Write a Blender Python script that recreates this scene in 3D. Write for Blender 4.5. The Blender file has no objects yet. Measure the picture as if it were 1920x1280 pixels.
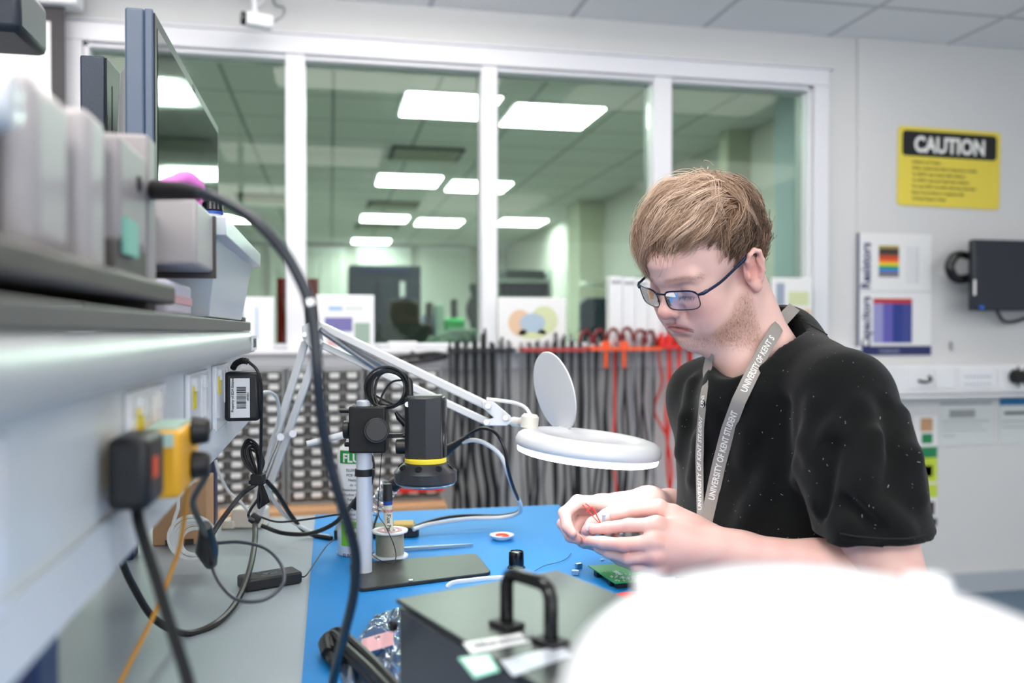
import bpy, bmesh, math, random
import numpy as np
from mathutils import Vector, Matrix
from mathutils.bvhtree import BVHTree

C = bpy.context.scene.collection
random.seed(7); np.random.seed(7)
# ------------------------------------------------------------------ camera
F = 1650.0; TH = math.atan(340/1650); PT = math.atan(20/1650); CZ = 1.25
CAM = Vector((0, 0, CZ))
RV = Vector((math.cos(TH), -math.sin(TH), 0))
FV = Vector((math.sin(TH)*math.cos(PT), math.cos(TH)*math.cos(PT), -math.sin(PT)))
UV = RV.cross(FV)
cd = bpy.data.cameras.new('camera'); cam = bpy.data.objects.new('camera', cd); C.objects.link(cam)
cam.matrix_world = Matrix(((RV.x, UV.x, -FV.x, 0), (RV.y, UV.y, -FV.y, 0), (RV.z, UV.z, -FV.z, CZ), (0, 0, 0, 1)))
cd.sensor_width = 36; cd.lens = 36*F/1920; cd.clip_start = 0.02
cd.dof.use_dof = True; cd.dof.focus_distance = 1.22; cd.dof.aperture_fstop = 3.0
bpy.context.scene.camera = cam
# ------------------------------------------------------------------ world, exposure
sc = bpy.context.scene
sc.view_settings.view_transform = 'Standard'; sc.view_settings.look = 'None'
sc.view_settings.gamma = 1; sc.view_settings.use_curve_mapping = False
sc.view_settings.exposure = -0.02
w = bpy.data.worlds.new('world'); sc.world = w; w.use_nodes = True
w.node_tree.nodes['Background'].inputs[0].default_value = (0.75, 0.85, 1, 1)
w.node_tree.nodes['Background'].inputs[1].default_value = 0.6
sc.cycles.use_denoising = True
sc.cycles.max_bounces = 9; sc.cycles.transparent_max_bounces = 16
sc.cycles.caustics_reflective = False; sc.cycles.caustics_refractive = False
sc.cycles.sample_clamp_indirect = 6
PANEL = 15.0      # main room ceiling panels
PANEL2 = 62.0   # room beyond the glass

# area light added behind the camera as frontal fill; rear wall has no window
al = bpy.data.lights.new('rear_fill_light', 'AREA'); al.shape = 'RECTANGLE'; al.size = 5.5; al.size_y = 1.3; al.energy = 75; al.color = (.93, .97, 1)
alo = bpy.data.objects.new('rear_fill_light', al); C.objects.link(alo); alo.location = (1.2, -3.12, 1.7); alo.rotation_euler = (math.radians(90), 0, 0)

# ------------------------------------------------------------------ pixel -> world points
def ray(px, py): return FV + RV*((px-960)/F) - UV*((py-640)/F)
def P(px, py, d): return CAM + ray(px, py)*d
def PY(px, py, Y): r = ray(px, py); return CAM + r*(Y/r.y)
def PX(px, py, X): r = ray(px, py); return CAM + r*(X/r.x)
def PZ(px, py, Z): r = ray(px, py); return CAM + r*((Z-CZ)/r.z)   # Z absolute

# ------------------------------------------------------------------ materials
def lin(c):
    return tuple(((v/255)/12.92 if v/255 <= .04045 else ((v/255+.055)/1.055)**2.4) for v in c)
M = {}
def mat(name, rgb, rough=.5, metal=0, bump=0, bscale=200, vary=0, vscale=6, spec=.5, trans=0, alpha=1, sss=0, coat=0, sheen=0):
    m = bpy.data.materials.new(name); m.use_nodes = True; nt = m.node_tree; b = nt.nodes['Principled BSDF']
    col = (*lin(rgb), 1)
    b.inputs['Base Color'].default_value = col; b.inputs['Roughness'].default_value = rough
    b.inputs['Metallic'].default_value = metal; b.inputs['Specular IOR Level'].default_value = spec
    b.inputs['Transmission Weight'].default_value = trans; b.inputs['Alpha'].default_value = alpha
    b.inputs['Coat Weight'].default_value = coat; b.inputs['Sheen Weight'].default_value = sheen
    if sss:
        b.inputs['Subsurface Weight'].default_value = sss; b.inputs['Subsurface Radius'].default_value = (1, .35, .2)
        b.inputs['Subsurface Scale'].default_value = .008
    tc = nt.nodes.new('ShaderNodeTexCoord')
    if vary:
        n = nt.nodes.new('ShaderNodeTexNoise'); n.inputs['Scale'].default_value = vscale; n.inputs['Detail'].default_value = 5
        nt.links.new(tc.outputs['Object'], n.inputs['Vector'])
        mx = nt.nodes.new('ShaderNodeMix'); mx.data_type = 'RGBA'
        mx.inputs[6].default_value = tuple(v*(1-vary) for v in col[:3])+(1,); mx.inputs[7].default_value = tuple(min(1, v*(1+vary)) for v in col[:3])+(1,)
        nt.links.new(n.outputs['Fac'], mx.inputs[0]); nt.links.new(mx.outputs[2], b.inputs['Base Color'])
    if bump:
        n2 = nt.nodes.new('ShaderNodeTexNoise'); n2.inputs['Scale'].default_value = bscale; n2.inputs['Detail'].default_value = 3
        nt.links.new(tc.outputs['Object'], n2.inputs['Vector'])
        bp = nt.nodes.new('ShaderNodeBump'); bp.inputs['Strength'].default_value = bump; bp.inputs['Distance'].default_value = .002
        nt.links.new(n2.outputs['Fac'], bp.inputs['Height']); nt.links.new(bp.outputs['Normal'], b.inputs['Normal'])
    M[name] = m; return m
def emit(name, rgb, strength):
    m = bpy.data.materials.new(name); m.use_nodes = True; nt = m.node_tree; nt.nodes.clear()
    e = nt.nodes.new('ShaderNodeEmission'); o = nt.nodes.new('ShaderNodeOutputMaterial')
    e.inputs[0].default_value = (*lin(rgb), 1); e.inputs[1].default_value = strength
    nt.links.new(e.outputs[0], o.inputs[0]); M[name] = m; return m
def glassy(name, tint, refl=1.0, rough=0.0, milky=0, milk=(230, 235, 240)):
    """thin clear sheet: tinted transparency + fresnel gloss (+ a share of milky diffuse)"""
    m = bpy.data.materials.new(name); m.use_nodes = True; nt = m.node_tree; nt.nodes.clear()
    t = nt.nodes.new('ShaderNodeBsdfTransparent'); t.inputs[0].default_value = (*lin(tint), 1)
    g = nt.nodes.new('ShaderNodeBsdfGlossy'); g.inputs['Roughness'].default_value = rough
    fr = nt.nodes.new('ShaderNodeFresnel'); fr.inputs[0].default_value = 1.5
    mu = nt.nodes.new('ShaderNodeMath'); mu.operation = 'MULTIPLY'; mu.inputs[1].default_value = refl
    mx = nt.nodes.new('ShaderNodeMixShader'); o = nt.nodes.new('ShaderNodeOutputMaterial')
    nt.links.new(fr.outputs[0], mu.inputs[0]); nt.links.new(mu.outputs[0], mx.inputs[0])
    src = t
    if milky:
        df = nt.nodes.new('ShaderNodeBsdfDiffuse'); df.inputs[0].default_value = (*lin(milk), 1)
        tl = nt.nodes.new('ShaderNodeBsdfTranslucent'); tl.inputs[0].default_value = (*lin(milk), 1)
        m0 = nt.nodes.new('ShaderNodeMixShader'); m0.inputs[0].default_value = .5
        nt.links.new(df.outputs[0], m0.inputs[1]); nt.links.new(tl.outputs[0], m0.inputs[2])
        m2 = nt.nodes.new('ShaderNodeMixShader'); m2.inputs[0].default_value = milky
        nt.links.new(t.outputs[0], m2.inputs[1]); nt.links.new(m0.outputs[0], m2.inputs[2]); src = m2
    nt.links.new(src.outputs[0], mx.inputs[1]); nt.links.new(g.outputs[0], mx.inputs[2]); nt.links.new(mx.outputs[0], o.inputs[0])
    M[name] = m; return m
def tile_mat(name, rgb, line, size, ox, oy, wid=.02):
    m = mat(name, rgb, .9, bump=.15, bscale=350); nt = m.node_tree; b = nt.nodes['Principled BSDF']
    tc = nt.nodes.new('ShaderNodeTexCoord'); sp = nt.nodes.new('ShaderNodeSeparateXYZ'); nt.links.new(tc.outputs['Object'], sp.inputs[0])
    outs = []
    for ax, off in (('X', ox), ('Y', oy)):
        a = nt.nodes.new('ShaderNodeMath'); a.operation = 'SUBTRACT'; a.inputs[1].default_value = off-wid/2; nt.links.new(sp.outputs[ax], a.inputs[0])
        c = nt.nodes.new('ShaderNodeMath'); c.operation = 'FLOORED_MODULO'; c.inputs[1].default_value = size; nt.links.new(a.outputs[0], c.inputs[0])
        l = nt.nodes.new('ShaderNodeMath'); l.operation = 'LESS_THAN'; l.inputs[1].default_value = wid; nt.links.new(c.outputs[0], l.inputs[0]); outs.append(l)
    mxm = nt.nodes.new('ShaderNodeMath'); mxm.operation = 'MAXIMUM'
    nt.links.new(outs[0].outputs[0], mxm.inputs[0]); nt.links.new(outs[1].outputs[0], mxm.inputs[1])
    mx = nt.nodes.new('ShaderNodeMix'); mx.data_type = 'RGBA'; mx.inputs[6].default_value = (*lin(rgb), 1); mx.inputs[7].default_value = (*lin(line), 1)
    nt.links.new(mxm.outputs[0], mx.inputs[0]); nt.links.new(mx.outputs[2], b.inputs['Base Color']); return m

# ------------------------------------------------------------------ mesh builder
class MB:
    def __init__(s): s.v = []; s.f = []
    def add(s, vs, fs):
        n = len(s.v); s.v += [tuple(v) for v in vs]; s.f += [tuple(i+n for i in f) for f in fs]; return s
    def box(s, lo, hi):
        x0, y0, z0 = (min(a, b) for a, b in zip(lo, hi)); x1, y1, z1 = (max(a, b) for a, b in zip(lo, hi))
        return s.add([(x0,y0,z0),(x1,y0,z0),(x1,y1,z0),(x0,y1,z0),(x0,y0,z1),(x1,y0,z1),(x1,y1,z1),(x0,y1,z1)],
                     [(0,3,2,1),(4,5,6,7),(0,1,5,4),(1,2,6,5),(2,3,7,6),(3,0,4,7)])
    def obox(s, c, ax, ay, az, hx, hy, hz):          # oriented box, half sizes
        c = Vector(c); vs = []
        for k in (-1, 1):
            for i, j in ((-1,-1),(1,-1),(1,1),(-1,1)): vs.append(c+ax*hx*i+ay*hy*j+az*hz*k)
        return s.add(vs, [(0,3,2,1),(4,5,6,7),(0,1,5,4),(1,2,6,5),(2,3,7,6),(3,0,4,7)])
    def cyl(s, a, b, r0, r1=None, n=20, caps=True): return s.tube([a, b], [r0, r1 if r1 is not None else r0], n, caps)
    def tube(s, pts, r, n=8, caps=True, flat=1.0):
        pts = [Vector(p) for p in pts]; m = len(pts); rs = r if isinstance(r, (list, tuple)) else [r]*m
        t0 = (pts[1]-pts[0]).normalized(); up = Vector((0, 0, 1)) if abs(t0.z) < .9 else Vector((1, 0, 0))
        nrm = (up - t0*up.dot(t0)).normalized(); vs = []
        for i in range(m):
            t = (pts[min(i+1, m-1)]-pts[max(i-1, 0)])
            t = t.normalized() if t.length > 1e-9 else t0
            nrm = nrm - t*nrm.dot(t)
            nrm = nrm.normalized() if nrm.length > 1e-6 else t.orthogonal().normalized()
            bn = t.cross(nrm)
            for k in range(n):
                a = 2*math.pi*k/n; vs.append(pts[i]+nrm*(math.cos(a)*rs[i])+bn*(math.sin(a)*rs[i]*flat))
        fs = [(i*n+k, i*n+(k+1) % n, (i+1)*n+(k+1) % n, (i+1)*n+k) for i in range(m-1) for k in range(n)]
        if caps: fs += [tuple(range(n-1, -1, -1)), tuple((m-1)*n+k for k in range(n))]
        return s.add(vs, fs)
    def lathe(s, prof, c, axis=(0, 0, 1), n=40, closed=False):   # prof: (radius, height) list
        ax = Vector(axis).normalized(); u = ax.orthogonal().normalized(); v = ax.cross(u); c = Vector(c); m = len(prof)
        vs = [c+ax*h+(u*math.cos(2*math.pi*k/n)+v*math.sin(2*math.pi*k/n))*r for r, h in prof for k in range(n)]
        fs = [(i*n+k, i*n+(k+1) % n, ((i+1) % m)*n+(k+1) % n, ((i+1) % m)*n+k) for i in range(m if closed else m-1) for k in range(n)]
        if not closed:
            if prof[0][0] > 1e-6: fs.append(tuple(range(n-1, -1, -1)))
            if prof[-1][0] > 1e-6: fs.append(tuple((m-1)*n+k for k in range(n)))
        return s.add(vs, fs)
    def prism(s, poly, o, ax, ay, az, h):            # polygon in (ax,ay) from o, extruded along az by h
        o = Vector(o); n = len(poly); vs = [o+ax*x+ay*y for x, y in poly]; vs += [p+az*h for p in vs]
        return s.add(vs, [tuple(range(n-1, -1, -1)), tuple(range(n, 2*n))]+[(k, (k+1) % n, n+(k+1) % n, n+k) for k in range(n)])
    def build(s, name, m, parent=None, bevel=0, smooth=40, seg=2, sub=0):
        me = bpy.data.meshes.new(name); me.from_pydata(s.v, [], s.f); me.update()
        bm = bmesh.new(); bm.from_mesh(me); bmesh.ops.remove_doubles(bm, verts=bm.verts, dist=1e-7)
        bmesh.ops.recalc_face_normals(bm, faces=bm.faces); bm.to_mesh(me); bm.free()
        me.materials.append(m if not isinstance(m, str) else M[m])
        if smooth:
            me.polygons.foreach_set('use_smooth', [True]*len(me.polygons)); me.set_sharp_from_angle(angle=math.radians(smooth))
        o = bpy.data.objects.new(name, me); C.objects.link(o); put(o, parent)
        if bevel:
            b = o.modifiers.new('bevel', 'BEVEL'); b.width = bevel; b.segments = seg; b.limit_method = 'ANGLE'; b.angle_limit = math.radians(35)
            b.harden_normals = False
        if sub:
            q = o.modifiers.new('sub', 'SUBSURF'); q.levels = sub; q.render_levels = sub
        return o
def put(o, parent):
    if parent is not None:
        o.parent = parent; q = parent; loc = Vector(parent.location)
        mw = Matrix.Identity(4)
        while q is not None:
            mw = Matrix.LocRotScale(q.location, q.rotation_euler, None) @ (q.matrix_parent_inverse if q.parent else Matrix.Identity(4)) if False else mw
            q = q.parent
        o.matrix_parent_inverse = WM(parent).inverted()
def WM(o):
    m = Matrix.LocRotScale(o.location, o.rotation_euler, o.scale)
    return (WM(o.parent) @ o.matrix_parent_inverse @ m) if o.parent else m
def tag(o, label, cat=None, group=None, kind=None):
    if label: o['label'] = label
    if cat: o['category'] = cat
    if group: o['group'] = group
    if kind: o['kind'] = kind
    return o
def thing(name, label, cat, loc, group=None):
    o = bpy.data.objects.new(name, None); C.objects.link(o); o.location = Vector(loc); o.empty_display_size = .02
    return tag(o, label, cat, group)
def struct(o): o['kind'] = 'structure'; return o
def copy_tree(o, parent=None):
    c = o.copy(); C.objects.link(c)
    if parent is not None: c.parent = parent; c.matrix_parent_inverse = o.matrix_parent_inverse.copy()
    for ch in o.children: copy_tree(ch, c)
    return c
def spl(pts, n=8):                                     # catmull-rom through points
    p = [Vector(q) for q in pts]; p = [p[0]*2-p[1]]+p+[p[-1]*2-p[-2]]; out = []
    for i in range(1, len(p)-2):
        for k in range(n):
            t = k/n; a, b, c, d = p[i-1], p[i], p[i+1], p[i+2]
            out.append(.5*((2*b)+(c-a)*t+(2*a-5*b+4*c-d)*t*t+(3*b-a-3*c+d)*t**3))
    out.append(p[-2]); return out
X_, Y_, Z_ = Vector((1, 0, 0)), Vector((0, 1, 0)), Vector((0, 0, 1))
def text_mesh(s, size, bold=0.0, extrude=.0004, align='LEFT', res=3, space=1.0):
    cu = bpy.data.curves.new('t', 'FONT'); cu.body = s; cu.size = size; cu.offset = bold*size; cu.extrude = extrude
    cu.align_x = align; cu.resolution_u = res; cu.space_character = space
    o = bpy.data.objects.new('t', cu); C.objects.link(o); dg = bpy.context.evaluated_depsgraph_get(); dg.update()
    me = o.evaluated_get(dg).to_mesh(); v = [tuple(q.co) for q in me.vertices]; f = [tuple(q.vertices) for q in me.polygons]
    o.evaluated_get(dg).to_mesh_clear(); bpy.data.objects.remove(o); bpy.data.curves.remove(cu); return v, f
def text_on(mb, s, o, ax, ay, size, bold=0.0, align='LEFT', ext=.0004, lift=.0003, res=3, sx=1.0, space=1.0):
    """letters standing on the plane (ax, ay) at o"""
    v, f = text_mesh(s, size, bold, ext, align, res, space); az = ax.cross(ay).normalized(); o = Vector(o)
    return mb.add([o+ax*(x*sx)+ay*y+az*(z+lift) for x, y, z in v], f)
def rrect(w, h, r, n=5):                               # rounded rectangle outline centred on 0
    out = []
    for cx, cy, a0 in ((w/2-r, h/2-r, 0), (-w/2+r, h/2-r, 90), (-w/2+r, -h/2+r, 180), (w/2-r, -h/2+r, 270)):
        for k in range(n+1):
            a = math.radians(a0+90*k/n); out.append((cx+r*math.cos(a), cy+r*math.sin(a)))
    return out
# ------------------------------------------------------------------ materials of the place
mat('wall_paint', (214, 214, 214), .75, bump=.05, bscale=90, vary=.02)
mat('frame_paint', (226, 226, 232), .45)
mat('back_wall_paint', (198, 196, 190), .8, vary=.03)
tile_mat('ceiling_tile', (244, 244, 246), (206, 206, 210), .61, 2.24, 3.30, .024)
tile_mat('ceiling_tile_back', (196, 198, 194), (130, 138, 132), .61, .02, 4.35, .022)
mat('floor_vinyl', (96, 118, 138), .5, vary=.12, vscale=3); mat('floor_pale', (196, 198, 194), .5, vary=.1, vscale=3)
mat('skirting_grey', (176, 182, 190), .5)
glassy('window_glass', (200, 210, 204), .30)
emit('panel_light', (255, 250, 244), PANEL); emit('panel_light_mid', (255, 250, 244), PANEL*.65); emit('panel_light_soft', (255, 250, 244), PANEL*.45); emit('panel_light_back', (248, 255, 248), PANEL2)
mat('white_plastic', (232, 233, 236), .35); mat('white_gloss', (236, 237, 240), .22, coat=.2)
mat('dark_plastic', (24, 25, 28), .4, bump=.05, bscale=900); mat('black_matt', (16, 16, 18), .55, bump=.08, bscale=900)
mat('black_rubber', (20, 20, 22), .45); mat('black_gloss', (12, 13, 16), .15)
mat('steel', (190, 192, 196), .28, 1); mat('alu', (200, 203, 210), .35, .6); mat('chrome', (225, 226, 230), .1, 1)
mat('red_plastic', (214, 30, 22), .35); mat('orange_plastic', (240, 84, 20), .35); mat('paper', (232, 232, 232), .8)
mat('navy_paint', (22, 40, 84), .4); mat('yellow', (226, 206, 50), .5); mat('ink', (40, 42, 46), .7)
mat('wood', (196, 152, 112), .55, vary=.15, vscale=14); mat('white_cable', (226, 228, 228), .4)

CEIL = 2.60; WY = 3.68; FB = 15.0
XL, XR, YB = -2.2, 4.6, -3.2
def q(name, lo, hi, m, bevel=0): return struct(MB().box(lo, hi).build(name, m, bevel=bevel, smooth=0))
q('floor', (XL-.1, YB-.1, -.1), (XR+.1, WY+.12, 0), 'floor_vinyl')
q('ceiling', (XL-.1, YB-.1, CEIL), (XR+.1, WY+.12, CEIL+.08), 'ceiling_tile')
q('wall_left', (XL-.1, YB, 0), (XL, WY, CEIL), 'wall_paint')
q('wall_right', (XR, YB, 0), (XR+.1, WY, CEIL), 'wall_paint')
q('wall_rear', (XL-.1, YB-.1, 0), (XR+.1, YB, CEIL), 'wall_paint')
# window wall with its opening
wx0, wx1 = PY(158, 400, WY).x, PY(1522, 400, WY).x
wz1 = PY(900, 124, WY).z; wz0 = PY(900, 652, WY).z
struct(MB().box((XL-.1, WY, wz1), (XR+.1, WY+.12, CEIL)).box((XL-.1, WY, 0), (XR+.1, WY+.12, wz0))
       .box((XL-.1, WY, wz0), (wx0, WY+.12, wz1)).box((wx1, WY, wz0), (XR+.1, WY+.12, wz1)).build('wall_window', 'wall_paint', smooth=0))
# architrave
t = .075
struct(MB().box((wx0-t, WY-.022, wz1), (wx1+t, WY, wz1+t)).box((wx0-t, WY-.022, wz0), (wx0, WY, wz1)).box((wx1, WY-.022, wz0), (wx1+t, WY, wz1))
       .box((wx0-t-.02, WY-.03, wz1+t), (wx1+t+.02, WY, wz1+t+.012)).build('trim_1', 'frame_paint', bevel=.004))
mull = [(536, 573), (902, 932), (1224, 1258)]
mm = MB()
for a, b in mull:
    xa, xb = PY(a, 400, WY).x, PY(b, 400, WY).x; mm.box((xa, WY-.012, wz0), (xb, WY+.115, wz1))
mm.box((wx0, WY+.0, wz1-.018), (wx1, WY+.115, wz1)).box((wx0, WY+.0, wz0), (wx1, WY+.115, wz0+.02)).box((wx0, WY, wz0), (wx0+.02, WY+.115, wz1)).box((wx1-.02, WY, wz0), (wx1, WY+.115, wz1))
struct(mm.build('trim_2', 'frame_paint', bevel=.004))
edges = [wx0] + [v for a, b in mull for v in (PY(a, 400, WY).x, PY(b, 400, WY).x)] + [wx1]
for i in range(4):
    struct(MB().box((edges[2*i]+.002, WY+.056, wz0+.005), (edges[2*i+1]-.002, WY+.062, wz1-.005)).build('window_%d' % (i+1), 'window_glass', smooth=0))
# sill board
struct(MB().box((wx0-t, WY-.07, wz0-.022), (PY(1600, 600, WY).x, WY+.0, wz0)).box((wx0-t, WY-.02, wz0-.09), (PY(1600, 600, WY).x, WY, wz0-.022)).build('trim_3', 'frame_paint', bevel=.004))
struct(MB().box((wx0-t, WY+.12, wz0-.03), (wx1, WY+.24, wz0)).build('trim_6', 'frame_paint', bevel=.004))
# pilaster edge right of the window, dado trunking, skirting
xp = PY(1604, 400, WY).x
struct(MB().box((xp, WY-.02, 0), (XR, WY, CEIL)).build('wall_panel', 'wall_paint', smooth=0, bevel=.003))
zt1, zt0 = PY(1850, 682, WY).z, PY(1850, 742, WY).z
struct(MB().box((xp+.02, WY-.09, zt0+.02), (XR, WY-.021, zt1)).box((xp+.02, WY-.105, zt0), (XR, WY-.021, zt0+.014)).build('trim_4', 'white_plastic', bevel=.006))
struct(MB().box((xp, WY-.04, 0), (XR, WY-.021, .10)).build('baseboard_back', 'skirting_grey', bevel=.004))
struct(MB().box((XL, WY-.02, 0), (xp, WY-.001, .10)).build('baseboard_window', 'skirting_grey', bevel=.004))
# ceiling light panels of this room
def ceil_light(x, y, w, d, z, m, label, name='ceiling_light', group='ceiling light panels', dp=.05):
    tl = thing(name, label, 'light', (x, y, z), group)
    MB().box((x-w/2-.02, y-d/2-.02, z-.012), (x+w/2+.02, y+d/2+.02, z)).build('frame', 'frame_paint', tl, bevel=.003)
    MB().box((x-w/2, y-d/2, z-dp), (x+w/2, y+d/2, z-.012)).build('diffuser', m, tl, smooth=0)
    return tl
for x, y, w_, d_, m_ in ((-.2, .65, 1.15, .56, 'panel_light_mid'), (-1.3, 2.82, 1.15, .4, 'panel_light'), (.3, 2.82, 1.15, .4, 'panel_light'), (1.9, 2.70, 1.15, .4, 'panel_light_soft'),
                      (-.9, -1.5, 1.15, 1.15, 'panel_light'), (1.5, -1.5, 1.15, 1.15, 'panel_light_soft'), (3.3, .4, 1.15, 1.15, 'panel_light_soft')):
    ceil_light(x, y, w_, d_, CEIL-.001, m_, 'flush white ceiling panel light in the near room')

# ------------------------------------------------------------------ the laboratory beyond the glass
BX0, BX1, CB = -6.0, 2.98, 2.70
q('floor_back', (BX0, WY+.12, -.1), (BX1+.1, FB, 0), 'floor_pale')
q('ceiling_back', (BX0, WY+.12, CB), (BX1+1, FB, CB+.05), 'ceiling_tile_back')
q('wall_far', (BX0, FB, 0), (BX1+.1, FB+.1, CB), 'back_wall_paint')
q('wall_back_left', (BX0-.1, WY+.12, 0), (BX0, FB, CB), 'back_wall_paint')
q('wall_back_right', (BX1, WY+.12, 0), (BX1+.1, FB, CB), 'back_wall_paint')
mat('back_column', (196, 198, 178), .7); mat('blue_grey_panel', (150, 166, 172), .5); mat('blind', (214, 218, 210), .7); mat('dark_grille', (46, 52, 50), .7)
q('wall_pillar', (BX1-.28, 9.4, 0), (BX1, 9.9, CB), 'back_column')
q('wall_pipe_casing', (BX1-.30, 4.75, 0), (BX1-.001, 5.0, CB), 'blue_grey_panel', .01)
q('trim_5', (BX1-.18, 5.9, 0), (BX1-.001, 6.05, CB), 'back_column')
for px0, px1, py0, py1 in ((948, 1118, 188, 243), (762, 922, 170, 222), (712, 820, 323, 350), (838, 956, 335, 360), (680, 762, 400, 416), (780, 866, 407, 424),
                           (662, 730, 445, 457), (1140, 1225, 413, 428), (1460, 1515, 422, 434), (150, 240, 138, 195), (390, 455, 400, 416)):
    a = PZ((px0+px1)/2, (py0+py1)/2, CB)
    if a.x > BX1-.5: a.x = BX1-.5
    if a.y > FB-.5: a.y = FB-.5
    ceil_light(a.x, a.y, .58, .58, CB-.001, 'panel_light_back', 'square ceiling panel light in the laboratory beyond the glass', group='panel lights beyond the glass', dp=.018)
def backthing(name, label, cat, m, *boxes, bevel=.01, group=None, zb=None):
    mb = MB()
    for (x0, y0, x1, y1, Y, dep) in boxes:
        a, b = PY(x0, y0, Y), PY(x1, y1, Y); mb.box((a.x, Y, a.z), (b.x, Y+dep, b.z if zb is None else zb))
    o = mb.build(name, m, bevel=bevel, smooth=0); return tag(o, label, cat, group)
# air vents in that ceiling
for px0, px1, py0, py1 in ((735, 870, 272, 300), (690, 790, 376, 392), (440, 525, 362, 385), (668, 760, 419, 428)):
    a, b = PZ(px0, py0, CB), PZ(px1, py1, CB)
    v = thing('ceiling_vent', 'dark grille in the ceiling of the laboratory beyond the glass', 'vent', (a.x, a.y, CB), 'ceiling grilles beyond the glass')
    y1 = a.y+.5
    MB().box((a.x, a.y, CB-.02), (a.x+.58, y1, CB-.001)).build('frame', 'dark_grille', v, smooth=0)
    g = MB()
    for k in range(6): g.box((a.x+.03, a.y+.04+k*.08, CB-.03), (a.x+.55, a.y+.06+k*.08, CB-.02))
    g.build('slat', 'back_column', v, smooth=0)
# tall window blinds on the far wall
for i, (a0, a1) in enumerate(((505, 648), (668, 770), (786, 880), (935, 1030), (400, 490))):
    a, b = PY(a0, 462, FB), PY(a1, 600, FB)
    bl = thing('window_blind', 'pale vertical blind over a far window of the laboratory beyond the glass', 'blind', (a.x, FB-.05, b.z), 'blinds beyond the glass')
    MB().box((a.x, FB-.09, a.z-.08), (b.x, FB-.01, a.z)).build('head_rail', 'white_plastic', bl, smooth=0)
    s = MB(); n = 9; wv = (b.x-a.x)/n
    for k in range(n): s.box((a.x+k*wv+.01, FB-.06-.01*(k % 2), .9), (a.x+(k+1)*wv, FB-.05, a.z-.08))
    s.build('slats', 'blind', bl, smooth=0)
mat('navy_dark', (26, 36, 52), .45); mat('brown_dark', (62, 54, 48), .7); mat('pale_green', (150, 172, 158), .6); mat('bench_grey', (176, 184, 178), .5)
mat('green_bright', (40, 170, 90), .5); mat('blue_soft', (120, 146, 190), .5); mat('coat_dark', (38, 44, 42), .8)
# equipment cabinet
Yc = 7.2
ec = thing('equipment_rack', 'large dark navy equipment cabinet beyond the second window pane', 'cabinet', (PY(720, 600, Yc).x, Yc, 0))
def bpart(par, name, m, x0, y0, x1, y1, Y, dep, bevel=.006):
    a, b = PY(x0, y0, Y), PY(x1, y1, Y); return MB().box((a.x, Y, a.z), (b.x, Y+dep, b.z)).build(name, m, par, bevel=bevel, smooth=0)
bpart(ec, 'cabinet_body', 'navy_dark', 655, 496, 790, 900, Yc, .7)
bpart(ec, 'top_panel', 'blue_grey_panel' if 0 else 'navy_paint', 674, 500, 770, 512, Yc-.02, .02)
bpart(ec, 'door', 'navy_dark', 657, 526, 704, 640, Yc-.03, .03); bpart(ec, 'door', 'navy_dark', 710, 526, 788, 640, Yc-.03, .03)
bpart(ec, 'label_strip', 'paper', 750, 528, 759, 556, Yc-.034, .004)
# benches and clutter
def bench_back(label, x0, x1, ytop, Y, dep):
    a, b = PY(x0, ytop, Y), PY(x1, ytop, Y); t_ = thing('laboratory_bench', label, 'bench', (a.x, Y, 0))
    MB().box((a.x, Y, a.z-.04), (b.x, Y+dep, a.z)).build('worktop', 'bench_grey', t_, bevel=.004)
    for xx in (a.x+.05, b.x-.1): MB().box((xx, Y+.05, 0), (xx+.05, Y+dep-.05, a.z-.04)).build('leg', 'bench_grey', t_, smooth=0)
    MB().box((a.x+.1, Y+dep-.06, .15), (b.x-.1, Y+dep-.03, a.z-.04)).build('back_panel', 'brown_dark', t_, smooth=0)
    return a.z
zb = bench_back('grey laboratory bench beyond the second window pane', 560, 900, 648, 5.6, .8)
zb2 = bench_back('grey laboratory bench beyond the third window pane', 925, 1200, 640, 6.4, .7)
backthing('cardboard_box', 'dark brown box on the bench beyond the second window pane', 'box', 'brown_dark', (732, 562, 788, 612, 5.75, .28), zb=PY(700, 606, 5.75).z+.001)
backthing('parts_tray', 'long dark tray on the bench under the brown box', 'tray', 'coat_dark', (712, 606, 800, 642, 5.75, .3), zb=zb+.001)
backthing('white_tray', 'pale flat tray on the bench right of the dark tray', 'tray', 'pale_green', (806, 630, 832, 636, 5.66, .12), zb=zb+.001)
backthing('bubble_bag', 'bright green bag on the bench beyond the second pane', 'bag', 'green_bright', (838, 596, 872, 608, 5.68, .16), bevel=.02, zb=zb+.001)
backthing('blue_box', 'small pale blue box behind the bench beyond the second pane', 'box', 'blue_soft', (797, 590, 826, 602, 6.1, .2), zb=zb+.001)
co = MB()
for k in range(9):
    pt = PY(893+4*math.sin(k), 540+k*9, 6.62); co.tube([pt-Z_*.03, pt+Z_*.03], [.05+.01*(k > 2), .055+.01*(k > 2)], 14)
ct_ = thing('coat_stand', 'dark coat hanging on a stand beside the mullion in the laboratory beyond', 'coat stand', (pt.x, 6.62, 0))
co.build('coat', 'coat_dark', ct_); MB().cyl((pt.x, 6.62, .001), (pt.x, 6.62, PY(893, 536, 6.62).z), .015, n=12).cyl((pt.x, 6.62, .001), (pt.x, 6.62, .03), .12, n=20).build('pole', 'dark_grille', ct_)
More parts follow.
